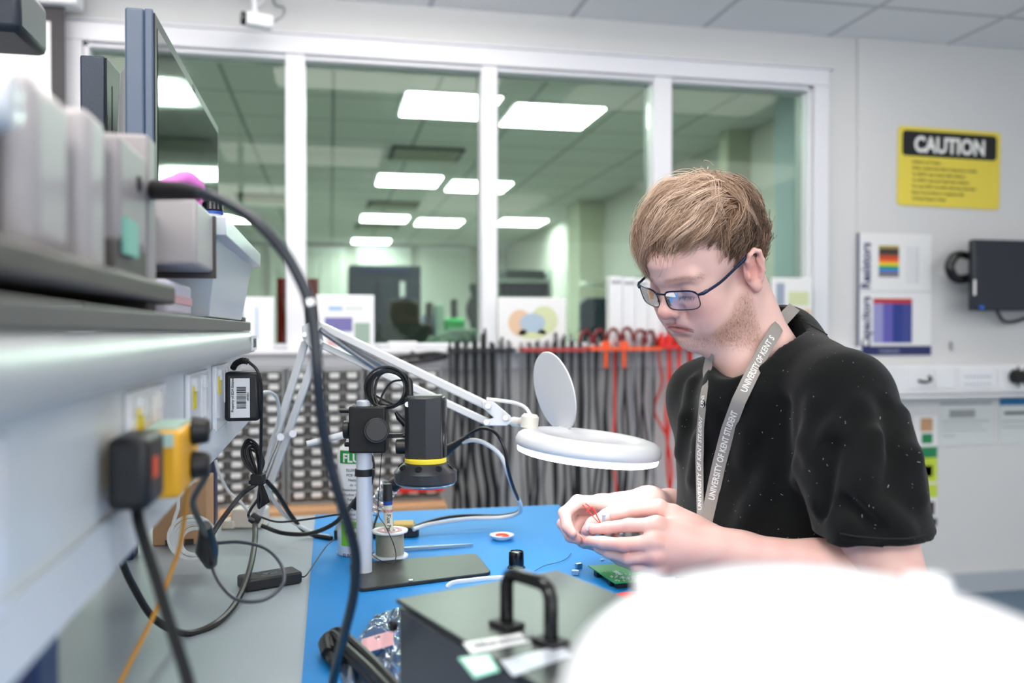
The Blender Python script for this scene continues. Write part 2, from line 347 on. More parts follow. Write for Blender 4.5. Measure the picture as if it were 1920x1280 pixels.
# pale chair back
chb = thing('laboratory_chair', 'pale green chair with curved back just beyond the second window pane', 'chair', (PY(870, 640, 4.9).x, 4.9, 0))
a, b = PY(836, 616, 4.9), PY(902, 660, 4.9)
MB().prism([(x, y) for x, y in rrect(b.x-a.x, a.z-b.z, .04)], ((a.x+b.x)/2, 4.9, (a.z+b.z)/2), X_, Z_, Y_, .05).build('backrest', 'pale_green', chb, bevel=.01)
MB().tube(spl([PY(800, 645, 4.8), PY(815, 635, 4.8), PY(835, 628, 4.8), PY(850, 640, 4.85)]), .018, 8).build('armrest', 'pale_green', chb)
MB().cyl((a.x+.1, 4.95, 0), (a.x+.1, 4.95, b.z), .03).box((a.x, 4.75, b.z-.15), (b.x, 5.1, b.z-.1)).build('seat_post', 'pale_green', chb)
# shelves with dark kit beyond third pane
sh = thing('storage_shelf', 'shelf unit stacked with dark boxes beyond the third window pane', 'shelf', (PY(985, 600, 8.5).x, 8.5, 0))
bpart(sh, 'shelf_board', 'bench_grey', 935, 524, 1032, 530, 8.5, .5); bpart(sh, 'shelf_board', 'bench_grey', 935, 556, 1032, 562, 8.5, .5)
bpart(sh, 'side_panel', 'bench_grey', 932, 505, 936, 900, 8.5, .5); bpart(sh, 'side_panel', 'bench_grey', 1031, 505, 1035, 900, 8.5, .5)
backthing('black_case', 'black case on the upper shelf beyond the third pane', 'case', 'coat_dark', (948, 505, 1022, 523, 8.6, .35))
backthing('blue_case', 'dark blue case on the lower shelf beyond the third pane', 'case', 'navy_dark', (940, 532, 1026, 555, 8.6, .35))
backthing('wall_notice', 'small pale notice on the far right wall beyond the third pane', 'notice', 'paper', (1098, 496, 1120, 516, 13.2, .02))
backthing('wall_shelf', 'pale narrow shelf beyond the third pane left of the person', 'shelf', 'blind', (1098, 526, 1150, 536, 8.4, .25))
cs = thing('swivel_chair', 'dark blue swivel chair beyond the third window pane', 'chair', (PY(1120, 600, 6).x, 6.0, 0))
a = PY(1122, 600, 6.0)
MB().prism(rrect(.26, .32, .06), (a.x, 6.0, a.z), X_, Z_, Y_, .06).build('backrest', 'navy_dark', cs, bevel=.01)
MB().cyl((a.x, 6.1, 0), (a.x, 6.1, a.z-.2), .025).cyl((a.x, 6.1, a.z-.24), (a.x, 6.1, a.z-.19), .2).build('seat_post', 'navy_dark', cs)
backthing('spray_bottle', 'tall pale bottle on the bench left of the row of file boxes', 'bottle', 'white_plastic', (1138, 572, 1146, 620, 6.5, .06), bevel=.01, zb=zb2+.001)
for i, (x0, x1, y0, y1, m_, lb) in enumerate(((800, 812, 566, 600, 'brown_dark', 'brown carton standing on the far bench beyond the second pane'),
        (816, 834, 570, 600, 'pale_green', 'pale green bottle standing on the far bench beyond the second pane'),
        (848, 858, 560, 600, 'coat_dark', 'thin dark canister standing on the far bench beyond the second pane'))):
    backthing('storage_item', lb, 'container', m_, (x0, y0, x1, y1, 5.95, .1), zb=zb+.001)
# ------------------------------------------------------------------ wall items of the near room
BZ = 0.89
mat('laminate_grey', (160, 172, 178), .38, vary=.05, vscale=5, bump=.03, bscale=60)
mat('mat_blue', (28, 134, 206), .55, spec=.3, vary=.04, vscale=7, bump=.04, bscale=700)
mat('shelf_laminate', (96, 93, 90), .45, vary=.08, vscale=9); mat('trunk_white', (172, 178, 180), .3); mat('trunk_face', (220, 225, 225), .3); mat('lip_clear', (206, 216, 226), .2)
glassy('clear_acrylic', (226, 234, 240), 1.2, .05, .25)
# CAUTION sign
sy = WY-.024
a = PY(1683, 236, sy); b = PY(1874, 393, sy); sw, shh = b.x-a.x, a.z-b.z-.005; cx, cz = (a.x+b.x)/2, (a.z+b.z)/2
mat('caution_yellow', (232, 212, 78), .35); mat('sign_white', (240, 240, 236), .5)
cs_ = thing('caution_sign', 'yellow and black CAUTION soldering notice fixed high on the right wall', 'sign', (cx, sy, cz))
ax = Vector((1, 0, -.016)).normalized(); az_ = Vector((.016, 0, 1)).normalized()
MB().prism(rrect(sw, shh, .02), (cx, sy, cz), ax, az_, -Y_, .002).build('sign_board', 'caution_yellow', cs_, smooth=0)
MB().prism(rrect(sw*.92, shh*.32, .018), Vector((cx, sy-.002, cz))+az_*shh*.29, ax, az_, -Y_, .0012).build('header_panel', 'black_matt', cs_, smooth=0)
text_on(MB(), 'CAUTION', Vector((cx, sy-.0032, cz))+az_*shh*.19+ax*.0, ax, az_, .100, .035, 'CENTER', sx=.84).build('header_letters', 'sign_white', cs_, smooth=0)
tx = MB()
for k, s in enumerate(('Soldering and Testing', 'Solder contains lead which is hazardous to health', 'You MUST wear goggles while soldering',
                       'You MUST wash your hands after soldering', 'You may ONLY use solder with fume extraction', 'Report any problems or equipment fails', 'Technical Support Centre')):
    text_on(tx, s, Vector((cx, sy-.002, cz))-ax*sw*.36+az_*(shh*.04-k*shh*.077), ax, az_, .0205, .02, sx=.84, ext=.0002)
tx.build('notice_text', 'ink', cs_, smooth=0)
# component chart poster
a = PY(1606, 436, sy); b = PY(1745, 665, sy)
mat('poster_navy', (34, 40, 96), .4); mat('poster_grey', (150, 160, 180), .5)
po = thing('component_poster', 'white laminated chart of Resistors and Capacitors under the caution sign', 'poster', ((a.x+b.x)/2, sy, b.z))
MB().box((a.x, sy-.002, b.z), (b.x, sy, a.z)).build('poster_sheet', 'paper', po, smooth=0)
W_, H_ = b.x-a.x, a.z-b.z
def pr(u0, v0, u1, v1, name, m, lift=.0026): # u right 0..1, v down 0..1
    return MB().box((a.x+u0*W_, sy-lift, a.z-v1*H_), (a.x+u1*W_, sy-.002, a.z-v0*H_)).build(name, m, po, smooth=0)
pr(0, 0, .035, .98, 'poster_border', 'poster_navy'); pr(.03, .925, 1, 1, 'poster_footer', 'poster_navy')
for k, cc in enumerate(((170, 150, 60), (70, 60, 60), (40, 30, 34), (150, 80, 40), (220, 60, 40), (236, 120, 40), (240, 214, 50), (40, 160, 80), (40, 130, 220), (120, 110, 130), (120, 120, 124))):
    pr(.29, .10+k*.0235, .56, .10+(k+1)*.0235, 'colour_band', mat('band%d' % k, cc, .5))
pr(.22, .535, .74, .575, 'table_header', mat('poster_red', (190, 44, 50), .5))
for k, cc in enumerate(((150, 150, 200), (96, 92, 176), (36, 56, 136), (60, 70, 140))): pr(.22+k*.13, .575, .22+(k+1)*.13, .90, 'table_column', mat('col%d' % k, cc, .5))
pr(.03, .475, 1, .48, 'sheet_edge', 'poster_grey')
tt = MB(); text_on(tt, 'Resistors', (a.x+.18*W_, sy-.002, a.z-.46*H_), Z_, -X_, .068, .03, ext=.0003, sx=.85)
text_on(tt, 'Capacitors', (a.x+.18*W_, sy-.002, a.z-.94*H_), Z_, -X_, .064, .03, ext=.0003, sx=.85); tt.build('poster_title', 'poster_navy', po, smooth=0)
tt = MB()
for k in range(14): text_on(tt, '10  10  1k  100k', (a.x+.66*W_, sy-.002, a.z-(.12+k*.022)*H_), X_, Z_, .010, 0, ext=.0002)
text_on(tt, 'Components', (a.x+.30*W_, sy-.003, a.z-.975*H_), X_, Z_, .02, .02, ext=.0004); tt.build('poster_figures', 'poster_grey', po, smooth=0)
# dark wall screen with bracket
a = PY(1826, 448, WY-.2); b = PY(1990, 583, WY-.2)
ws = thing('wall_screen', 'dark flat screen on the right wall beside the poster', 'screen', (a.x+.2, WY-.02, a.z-.15))
mat('screen_dark', (30, 36, 46), .35)
MB().box((a.x, WY-.20, b.z), (b.x, WY-.16, a.z)).build('screen_casing', 'screen_dark', ws, bevel=.008)
MB().box((a.x+.0, WY-.206, b.z+.07), (a.x+.008, WY-.199, b.z+.14)).build('side_label', 'paper', ws, smooth=0)
MB().box((a.x+.03, WY-.205, b.z+.008), (a.x+.05, WY-.199, b.z+.022)).build('power_light', mat('led_blue', (30, 110, 220), .3), ws, smooth=0)
MB().box((a.x+.15, WY-.16, b.z+.08), (a.x+.28, WY-.02, a.z-.08)).build('wall_bracket', 'black_matt', ws, bevel=.005)
c = PY(1800, 500, WY-.14)
MB().tube(spl([c+Vector((-.03, 0, .05)), c+Vector((-.055, 0, .0)), c+Vector((-.03, 0, -.05)), c+Vector((.03, 0, -.055)), c+Vector((.12, 0, -.02))]), .022, 10).tube(spl([c+Vector((-.03, 0, .05)), c+Vector((.02, 0, .055)), c+Vector((.12, 0, .02))]), .018, 10).build('bracket_arm', 'black_gloss', ws)
MB().tube(spl([PY(1868, 580, WY-.1), PY(1880, 600, WY-.08), PY(1900, 603, WY-.07), PY(1935, 592, WY-.07)]), .008, 8).build('screen_cable', 'dark_plastic', ws)
# trunking fittings
ty = WY-.091
def trunk_plate(x0, x1, label, n=0):
    a, b = PY(x0, 690, ty), PY(x1, 728, ty)
    p = thing('socket_plate', label, 'socket', ((a.x+b.x)/2, ty, b.z))
    MB().box((a.x, ty-.006, b.z), (b.x, ty, a.z)).build('face_plate', 'white_gloss', p, bevel=.002)
    for i in range(n):
        for j in range(2): MB().box((a.x+.02+i*(b.x-a.x-.04)/n, ty-.0075, b.z+.018+j*.035), (a.x+.03+i*(b.x-a.x-.04)/n, ty-.006, b.z+.026+j*.035)).build('outlet', 'poster_grey', p, smooth=0)
trunk_plate(1700, 1748, 'white plate on the right wall trunking carrying the black hook'); trunk_plate(1752, 1790, 'blank white plate between hook plate and wide socket plate')
trunk_plate(1800, 1866, 'wide white socket plate with two rows of small outlets on the right trunking', 8); trunk_plate(1872, 1930, 'white plate behind the black plug on the right trunking')
MB_ = MB().tube(spl([PY(1722, 713, ty-.012), PY(1736, 716, ty-.02), PY(1746, 712, ty-.02), PY(1742, 704, ty-.012)]), .006, 8); tag(MB_.build('cable_hook', 'black_matt'), 'small black bent hook on the right wall trunking', 'hook')
c = PY(1910, 706, ty-.03); mb = MB().cyl(c+Y_*.03, c-Y_*.02, .035, .03)
for k in range(7):
    an = k*.9; mb.tube([c, c+Vector((math.cos(an)*.05, -.01, math.sin(an)*.05))], [.012, .004], 6)
tag(mb.build('wall_plug', 'black_matt'), 'black spiky plug at the right end of the wall trunking', 'plug')
c = PY(1784, 648, WY-.03); tag(MB().box((c.x-.004, WY-.035, c.z-.02), (c.x+.004, WY-.021, c.z+.02)).build('wall_hook', 'steel'), 'tiny metal hook on bare wall above the trunking', 'hook')
def wall_sheet(name, label, x0, y0, x1, y1, bars, m='paper'):
    a, b = PY(x0, y0, WY-.022), PY(x1, y1, WY-.022); s = thing(name, label, 'notice', ((a.x+b.x)/2, WY-.021, b.z))
    MB().box((a.x, WY-.0235, b.z), (b.x, WY-.0212, a.z)).build('sheet', m, s, smooth=0)
    for (u0, v0, u1, v1, mm_) in bars:
        MB().box((a.x+u0*(b.x-a.x), WY-.0245, a.z-v1*(a.z-b.z)), (a.x+u1*(b.x-a.x), WY-.0235, a.z-v0*(a.z-b.z))).build('printed_block', mm_, s, smooth=0)
mat('grey_print', (150, 154, 156), .7); mat('sheet_grey', (212, 216, 216), .6); mat('teal', (20, 110, 160), .5); mat('lime', (196, 214, 60), .5); mat('dark_green', (30, 130, 80), .5)
wall_sheet('wall_notice', 'pale notice with a grey heading block under the right trunking', 1762, 752, 1858, 832, [(.18, .2, .68, .38, 'grey_print'), (.05, .45, .95, .47, 'grey_print'), (.05, .56, .8, .575, 'grey_print'), (.05, .66, .9, .675, 'grey_print'), (.05, .78, .3, .8, 'grey_print'), (.0, .04, 1, .08, 'grey_print')], 'sheet_grey')
wall_sheet('wall_notice', 'pale notice with a blue wave heading at the right edge', 1874, 746, 1960, 830, [(.0, .0, 1, .16, 'teal'), (.1, .3, .9, .36, 'ink'), (.05, .5, .9, .52, 'grey_print'), (.05, .62, .9, .64, 'grey_print')], 'sheet_grey')
wall_sheet('wall_poster', 'narrow green and yellow safety poster partly hidden by the sleeve', 1712, 780, 1756, 985, [(.3, .02, .8, .14, 'wood'), (.35, .16, .8, .25, 'dark_green'), (.0, .28, 1, .38, 'dark_green'), (0, .38, 1, .60, 'lime'), (0, .62, 1, .74, 'lime'), (.2, .45, .8, .55, 'paper'), (.1, .78, .9, .9, 'brown_dark'), (0, .93, 1, 1, 'navy_dark')])
# CCTV camera
c = PY(478, 38, WY-.2)
ct = thing('security_camera', 'small white security camera high above the second window pane', 'camera', (c.x, WY-.001, c.z+.12))
dx = Vector((-.93, -.25, .02)).normalized()
MB().obox(c+dx*-.015, dx, dx.cross(Z_).normalized(), Z_, .052, .028, .026).build('camera_body', 'white_plastic', ct, bevel=.012)
MB().cyl(c+dx*.035, c+dx*.052, .024).build('lens', 'black_gloss', ct)
MB().tube([c+Vector((-.0, 0, .02)), c+Vector((-.005, .0, .14)), c+Vector((-.005, .199, .15))], .010, 10).cyl(c+Vector((-.005, .185, .15)), c+Vector((-.005, .199, .15)), .03).build('mount_arm', 'white_plastic', ct)
MB().tube(spl([c-dx*.06, c+Vector((.10, .02, .03)), c+Vector((.10, .1, .09)), c+Vector((.06, .19, .14)), c+Vector((.05, .198, .25))]), .005, 8).build('camera_cable', 'grey_print', ct)
# projector screen at the far left: white housing, black border, white fabric
a = PY(-160, 14, WY-.12); b = PY(122, 250, WY-.12)
ps = thing('projector_screen', 'pull-down projection screen with black border at the far left', 'screen', ((a.x+b.x)/2, WY-.06, a.z))
x1 = PY(150, 5, WY-.12).x
MB().box((a.x, WY-.16, PY(60, 8, WY-.12).z), (x1, WY-.06, CEIL-.03)).build('screen_housing', 'white_plastic', ps, bevel=.01)
zb_ = PY(100, 640, WY-.12).z
MB().box((a.x, WY-.112, zb_), (b.x, WY-.110, a.z+.05)).build('screen_border', mat('border_dark', (52, 50, 54), .7), ps, smooth=0)
MB().box((a.x, WY-.114, zb_+.05), (PY(94, 100, WY-.12).x, WY-.1121, PY(60, 37, WY-.12).z)).build('screen_fabric', 'wall_paint', ps, smooth=0)
sp_ = PY(18, 22, 1.6)
spk = thing('ceiling_speaker', 'small dark navy speaker box hanging at the top left corner', 'speaker', sp_)
MB().box((sp_.x-.12, 1.6, sp_.z-.03), (PY(37, 22, 1.6).x, 1.75, sp_.z+.06)).build('speaker_body', 'navy_dark', spk, bevel=.012)
MB().box((sp_.x-.05, 1.66, sp_.z+.06), (sp_.x-.02, 1.69, CEIL-.001)).build('hanger', 'navy_dark', spk, smooth=0)
# items on the sill (sill top = wz0)
SY = WY-.062
def sill_item(name, label, cat, x0, x1, ytop, m, dep=.06, Y=SY, bev=.004, marks=()):
    a, b = PY(x0, ytop, Y), PY(x1, 650, Y); s = thing(name, label, cat, ((a.x+b.x)/2, Y, wz0))
    MB().box((a.x, Y, wz0), (b.x, Y+dep, a.z)).build('body', m, s, bevel=bev, smooth=0)
    for (u0, v0, u1, v1, mm_, nm) in marks:
        MB().box((a.x+u0*(b.x-a.x), Y-.001, a.z-v1*(a.z-wz0)), (a.x+u1*(b.x-a.x), Y+.0005, a.z-v0*(a.z-wz0))).build(nm, mm_, s, smooth=0)
    return s
mat('pale_blue', (150, 180, 220), .6); mat('pink_soft', (220, 170, 176), .6); mat('lilac', (116, 112, 168), .6)
sill_item('storage_box', 'plain white box on the sill at the left, beside the shelf end', 'box', 455, 514, 556, 'white_plastic', .05, SY-.0, marks=[(.42, .2, .47, .8, 'pale_blue', 'blue_stripe')])
sill_item('red_folder', 'red box file standing on the sill behind the window post', 'folder', 519, 597, 521, 'red_plastic', .06, WY+.125, marks=[(.2, .3, .75, .75, 'white_gloss', 'label_card')])
sill_item('product_carton', 'white carton with purple and green print beside the red file on the sill', 'box', 592, 702, 552, 'white_plastic', .05, SY-.0,
          marks=[(.22, .22, .45, .29, 'pale_blue', 'printed_block'), (.5, .22, .8, .28, 'sheet_grey', 'printed_block'), (.15, .42, .62, .68, 'lilac', 'printed_block'), (.66, .52, .92, .9, 'pale_green', 'printed_block'), (.2, .78, .5, .95, 'pink_soft', 'printed_block')])
sill_item('name_card', 'small white folded card on the sill under the second window pane', 'card', 728, 782, 640, 'white_plastic', .03)
mat('map_a', (222, 190, 160), .8); mat('map_b', (206, 214, 170), .8); mat('map_c', (170, 190, 206), .8)
mp = sill_item('desk_calendar', 'white card with a pastel oval map standing below the third pane', 'card', 934, 1061, 557, 'paper', .01)
a_, b_ = PY(935, 557, SY), PY(1061, 650, SY); cxm = (a_.x+b_.x)/2; czm = (a_.z+wz0)/2
for m_, ex, ez, sx_, sz_ in (('map_a', -.055, .0, .05, .055), ('map_b', .05, .01, .06, .06), ('map_c', 0, .0, .055, .04), ('map_b', 0, -.045, .06, .025)):
    MB().prism([(math.cos(t_)*sx_, math.sin(t_)*sz_) for t_ in np.linspace(0, 2*math.pi, 24, endpoint=False)], (cxm+ex, SY-.0003, czm+ez), X_, Z_, -Y_, .0004+.0003*('c' in m_)).build('map_patch', m_, mp, smooth=0)
for k in range(4):
    sill_item('box_file', 'pale grey box file on the sill, %s' % ('leftmost of four', 'second from left of four', 'third from left of four', 'rightmost of four, behind the face')[k], 'file',
              1144+k*24, 1167+k*24, 518+k*2, 'white_plastic', .06, SY, marks=[(.1, .06, .9, .1, 'grey_print', 'label_line'), (.3, .2, .34, .95, 'sheet_grey', 'spine_line')])
sill_item('picture_card', 'pale ochre printed card on the sill behind the neck', 'card', 1448, 1523, 520, 'paper', .012, marks=[(.05, .45, .95, .95, 'map_a', 'printed_block'), (.1, .08, .3, .4, 'poster_grey', 'printed_block'), (.4, .2, .9, .4, 'map_b', 'printed_block')])
sk = sill_item('slot_tray', 'white tray on the sill, black cable looped under it', 'tray', 740, 835, 655, 'white_plastic', .03, SY)
tag(MB().tube(spl([PY(745, 672, WY-.13), PY(780, 666, WY-.14), PY(815, 662, WY-.14), PY(836, 668, WY-.13), PY(800, 676, WY-.14), PY(760, 680, WY-.14)]), .010, 8).tube(spl([PY(770, 660, WY-.13), PY(800, 672, WY-.14), PY(838, 664, WY-.14)]), .008, 8).build('coiled_cable', 'black_rubber'), 'black cable lying along the wall below the window sill', 'cable')
# wall shelf strip on which the drawer cabinets hang + low wooden cupboard under them
zc1, zc0 = PY(600, 692, 3.45).z, PY(600, 945, 3.45).z
xc = [PY(v, 800, 3.45).x for v in (386, 534, 538, 686, 690, 832)]
mat('cab_frame', (142, 144, 144), .4, .2); mat('drawer_smoke', (92, 86, 80), .3); mat('drawer_tab', (208, 208, 208), .45)
cabs = None
lab = ('small-parts drawer cabinet nearest the workbench trunking, left of three', 'small-parts drawer cabinet in the middle of three on the wall', 'small-parts drawer cabinet beside the hanging leads, right of three')
Wc = xc[1]-xc[0]; Hc = zc1-zc0; NR, NC = 12, 4; wc, hc = (Wc-.02)/NC, (Hc-.02)/NR
c0 = thing('drawer_cabinet', lab[0], 'drawer cabinet', (xc[0]+Wc/2, 3.6, zc0), 'small parts drawer cabinets')
fr = MB().box((xc[0], 3.48, zc0), (xc[1], WY-.001, zc1)).box((xc[0], 3.45, zc0), (xc[0]+.01, 3.48, zc1)).box((xc[1]-.01, 3.45, zc0), (xc[1], 3.48, zc1)).box((xc[0], 3.45, zc0), (xc[1], 3.48, zc0+.01)).box((xc[0], 3.45, zc1-.01), (xc[1], 3.48, zc1))
for r in range(1, NR): fr.box((xc[0]+.01, 3.452, zc0+.01+r*hc-.003), (xc[1]-.01, 3.48, zc0+.01+r*hc+.003))
fr.build('cabinet_frame', 'cab_frame', c0, smooth=0)
x0 = xc[0]+.01; z0 = zc0+.01
d = MB().box((x0+.004, 3.462, z0+.006), (x0+wc-.004, 3.479, z0+hc-.004)).build('drawer', 'drawer_smoke', c0, smooth=0)
h = MB().box((x0+wc*.24, 3.444, z0+hc*.36), (x0+wc*.80, 3.462, z0+hc*.84)).build('drawer_handle', 'drawer_tab', d, bevel=.004)
for r in range(NR):
    for k in range(NC):
        if r or k:
            e = d.copy(); C.objects.link(e); e.location = (k*wc, 0, r*hc); g = h.copy(); C.objects.link(g); g.parent = e; g.location = (random.uniform(-.004, .004), 0, 0)
for i in (1, 2):
    e = copy_tree(c0); e.location = (xc[2*i]+Wc/2, 3.6, zc0); e['label'] = lab[i]
tag(MB().box((PY(410, 950, 3.4).x, 3.36, 0), (PY(836, 950, 3.4).x, WY-.021, PY(600, 951, 3.4).z)).build('low_cupboard', 'wood', bevel=.004), 'light wooden cupboard top below the drawer cabinets', 'cupboard')
tag(MB().box((PY(718, 922, 3.44).x, 3.436, PY(718, 924, 3.44).z), (PY(832, 922, 3.44).x, 3.4435, PY(718, 917, 3.44).z)).build('marker_strip', 'red_plastic'), 'thin red strip across the right drawer cabinet', 'strip')
# lead racks and hanging leads
rk = [(840, 962, 656, 'black_matt', 'black comb rack with mostly black leads, left of the lamp head', 'black'), (974, 1094, 655, 'red_plastic', 'dark red comb rack behind the open lens cover', 'red'),
      (1100, 1230, 653, 'orange_plastic', 'bright orange comb rack right of the lens cover', 'orange'), (1232, 1300, 650, 'red_plastic', 'bright red comb rack with red leads beside the person', 'bright red')]
mat('lead_black', (30, 31, 34), .45); mat('lead_grey', (132, 134, 140), .45); mat('lead_red', (222, 44, 28), .4); mat('dark_red', (120, 30, 36), .45)
for ri, (x0, x1, yy, m_, lb, cn) in enumerate(rk):
    a, b = PY(x0, yy, WY-.08), PY(x1, yy, WY-.08)
    rt = thing('lead_rack', lb, 'rack', ((a.x+b.x)/2, WY-.001, a.z))
    if ri == 1: rmat = mat('rack_dark_red', (168, 38, 32), .4)
    else: rmat = M[m_]
    MB().box((a.x, WY-.03, a.z-.05), (b.x, WY-.001, a.z+.01)).build('back_plate', 'white_plastic', rt, smooth=0)
    cb = MB().box((a.x, WY-.045, a.z-.008), (b.x, WY-.03, a.z+.008)); n = 15
    for k in range(n+1): xx = a.x+(b.x-a.x)*k/n; cb.box((xx-.0025, WY-.13, a.z-.006), (xx+.0025, WY-.045, a.z+.006))
    cb.box((a.x, WY-.145, a.z-.008), (b.x, WY-.13, a.z+.007)); cb.build('comb', rmat, rt, smooth=0)
    nl = (15, 15, 15, 7)[ri]; protos = []
    for k in range(nl):
        xx = a.x+(b.x-a.x)*(k+.5)/nl; yo = WY-.075-.04*(k % 2); L = random.uniform(.76, .98) if ri < 3 else random.uniform(.3, .8)
        mm_ = ('lead_red' if ri == 3 else ('lead_grey' if random.random() < .22 else ('lead_red' if ri == 2 and k in (5, 16) else 'lead_black')))
        if len(protos) < 5 or mm_ not in ('lead_black',):
            base = Vector((xx, yo, a.z)); pts = [base+Z_*.03]; ph = random.uniform(0, 6); am = random.uniform(.004, .018)
            for s_ in range(1, 9): pts.append(base+Vector((am*math.sin(ph+s_*1.2)*s_/4, .012*math.sin(ph*2+s_), -L*s_/8)))
            o = MB().tube(spl(pts, 3), random.uniform(.005, .008), 6).build('test_lead', mm_)
            pl = MB().cyl(base+Z_*.005, base+Z_*random.uniform(.02, .05), .008, .005, 8).build('lead_plug', 'dark_red' if (ri == 2 and random.random() < .6) else ('lead_red' if ri == 3 else ('lead_grey' if random.random() < .3 else 'lead_black')), o)
            o['bx'] = xx; o['by'] = yo
            if mm_ == 'lead_black': protos.append(o)
        else:
            pr_ = random.choice(protos); o = copy_tree(pr_); o.location = (xx-pr_['bx'], yo-pr_['by'], random.uniform(-.01, .04))
        tag(o, ('one of the mostly black test leads hanging in the %s comb rack' % cn) if ri < 3 else 'one of the red test leads hanging in the bright red comb rack', 'cable', 'test leads in the %s rack' % cn)
for o in list(C.objects):
    for k_ in ('bx', 'by'):
        if k_ in o: del o[k_]
# loops of red clip lead on top of racks
for k, (x, y) in enumerate(((1098, 634), (1125, 632), (1150, 630), (1176, 628), (1200, 632), (1218, 634))):
    c = PY(x, y+6, WY-.09); cl = MB().tube(spl([c+Vector((-.03, 0, -.012)), c+Vector((-.022, -.01, .03)), c+Vector((0, 0, .045)), c+Vector((.022, .01, .03)), c+Vector((.03, 0, -.012))]), .007, 7)
    tag(cl.build('clip_lead', 'dark_red'), 'one of the dark red clip leads looped on top of the orange rack', 'cable', 'looped clip leads on the orange rack')
for k, (x, y) in enumerate(((1240, 640), (1254, 637), (1268, 640))):
    c = PY(x, y, WY-.09); tag(MB().box((c.x-.015, c.y-.02, c.z-.028), (c.x+.015, c.y+.02, c.z+.02)).cyl(c+Z_*.02, c+Z_*.04, .008).build('clip_plug', 'red_plastic', bevel=.005), 'one of the red plugs crowded on the bright red rack', 'plug', 'red plugs on the bright red rack')
for x in (1136, 1170):
    c = PY(x, 668, WY-.135); tag(MB().obox(c, X_, Y_, Z_, .008, .006, .05).obox(c+Z_*.05, X_, Y_, Z_, .018, .008, .014).build('clip_tag', 'orange_plastic', bevel=.004), 'one of two orange clips hanging on the orange comb rack', 'clip', 'orange clips on the rack')

# ------------------------------------------------------------------ workbench
wb = thing('workbench', 'long grey laminate workbench under the blue mat', 'workbench', (-.3, .6, 0))
BX = .46
MB().box((-1.1, -.9, BZ-.03), (BX, 1.755, BZ)).build('worktop', 'laminate_grey', wb, bevel=.003)
MB().box((-1.1, 1.755, BZ-.03), (BX, 1.762, BZ)).build('edge_strip', 'wood', wb, smooth=0)
for x, y in ((-1.05, -.85), (BX-.06, -.85), (-1.05, 1.68), (BX-.06, 1.68)): MB().box((x, y, 0), (x+.05, y+.05, BZ-.03)).build('leg', 'navy_paint', wb, smooth=0)
MB().box((-1.05, -.8, BZ-.09), (-1.0, 1.7, BZ-.03)).box((-.25, -.8, BZ-.09), (-.2, 1.7, BZ-.03)).build('frame_rail', 'navy_paint', wb, smooth=0)
tag(MB().box((-.03, -.85, BZ), (BX-.002, 1.752, BZ+.002)).build('bench_mat', 'mat_blue', smooth=0), 'bright blue anti-static mat covering the right side of the bench', 'mat')
MZ = BZ+.002
# shelf riser: board, uprights, trunking
rs = thing('bench_riser', 'raised bench unit with dark shelf and white trunking along the left', 'shelf unit', (-.3, .5, BZ))
SXF = -.137; ST = CZ+.015
MB().box((-.62, -.9, CZ), (SXF, 1.60, ST)).build('shelf_board', 'shelf_laminate', rs, bevel=.0015)
for x, y in ((-.20, .53), (-.345, 1.47), (-.25, 1.70), (-.6, .53), (-.6, 1.47)):
    MB().box((x-.0, y, BZ), (x+.04, y+.04, CZ if y < 1.6 else CZ-.2)).build('upright', 'navy_paint', rs, bevel=.002)
MB().box((-.25, 1.60, CZ-.2), (-.21, 1.74, CZ-.17)).build('cross_piece', 'navy_paint', rs, smooth=0)
prof = [(-.20, -.001), (-.139, -.001), (-.131, -.010), (-.127, -.022), (-.130, -.036), (-.20, -.038)]
MB().prism([(x, CZ+z) for x, z in prof], (0, -.9, 0), X_, Z_, Y_, 2.495).build('fascia', 'trunk_white', rs, smooth=50)
MB().box((-.20, -.9, CZ-.150), (-.152, 1.59, CZ-.039)).build('trunking_body', 'trunk_face', rs, smooth=0, bevel=.002)
MB().prism([(-.153, -.146), (-.150, -.128), (-.148, -.128), (-.140, -.158), (-.142, -.160), (-.153, -.152)], (0, -.9, CZ), X_, Z_, Y_, 2.49).build('clear_lip', 'lip_clear', rs, smooth=0)
MB().box((-.128, 1.50, CZ-.033), (-.1255, 1.585, CZ-.008)).build('printed_label', 'paper', rs, smooth=0)
lt = MB()
for k in range(12): lt.box((-.1257, 1.515+k*.005, CZ-.028), (-.1253, 1.5165+k*.005, CZ-.013))
lt.build('label_scale', 'ink', rs, smooth=0)
for k, (y0, y1) in enumerate(((1.20, 1.345), (.98, 1.125), (.70, .845), (.30, .445))):
    sp = MB().box((-.152, y0, CZ-.132), (-.146, y1, CZ-.046)).build('double_socket', 'white_gloss', rs, bevel=.002)
    if k in (0, 1, 2): MB().box((-.146, y0+.02, CZ-.085), (-.1453, y0+.045, CZ-.060)).build('warning_label', mat('warn%d' % k, (226, 206, 40), .5), sp, smooth=0); MB().box((-.146, y0+.085, CZ-.1), (-.1453, y0+.12, CZ-.055)).build('paper_label', 'paper', sp, smooth=0)
    for yy in (y0+.03, y1-.045): MB().box((-.146, yy, CZ-.066), (-.143, yy+.012, CZ-.052)).build('rocker_switch', 'white_plastic', sp, smooth=0)
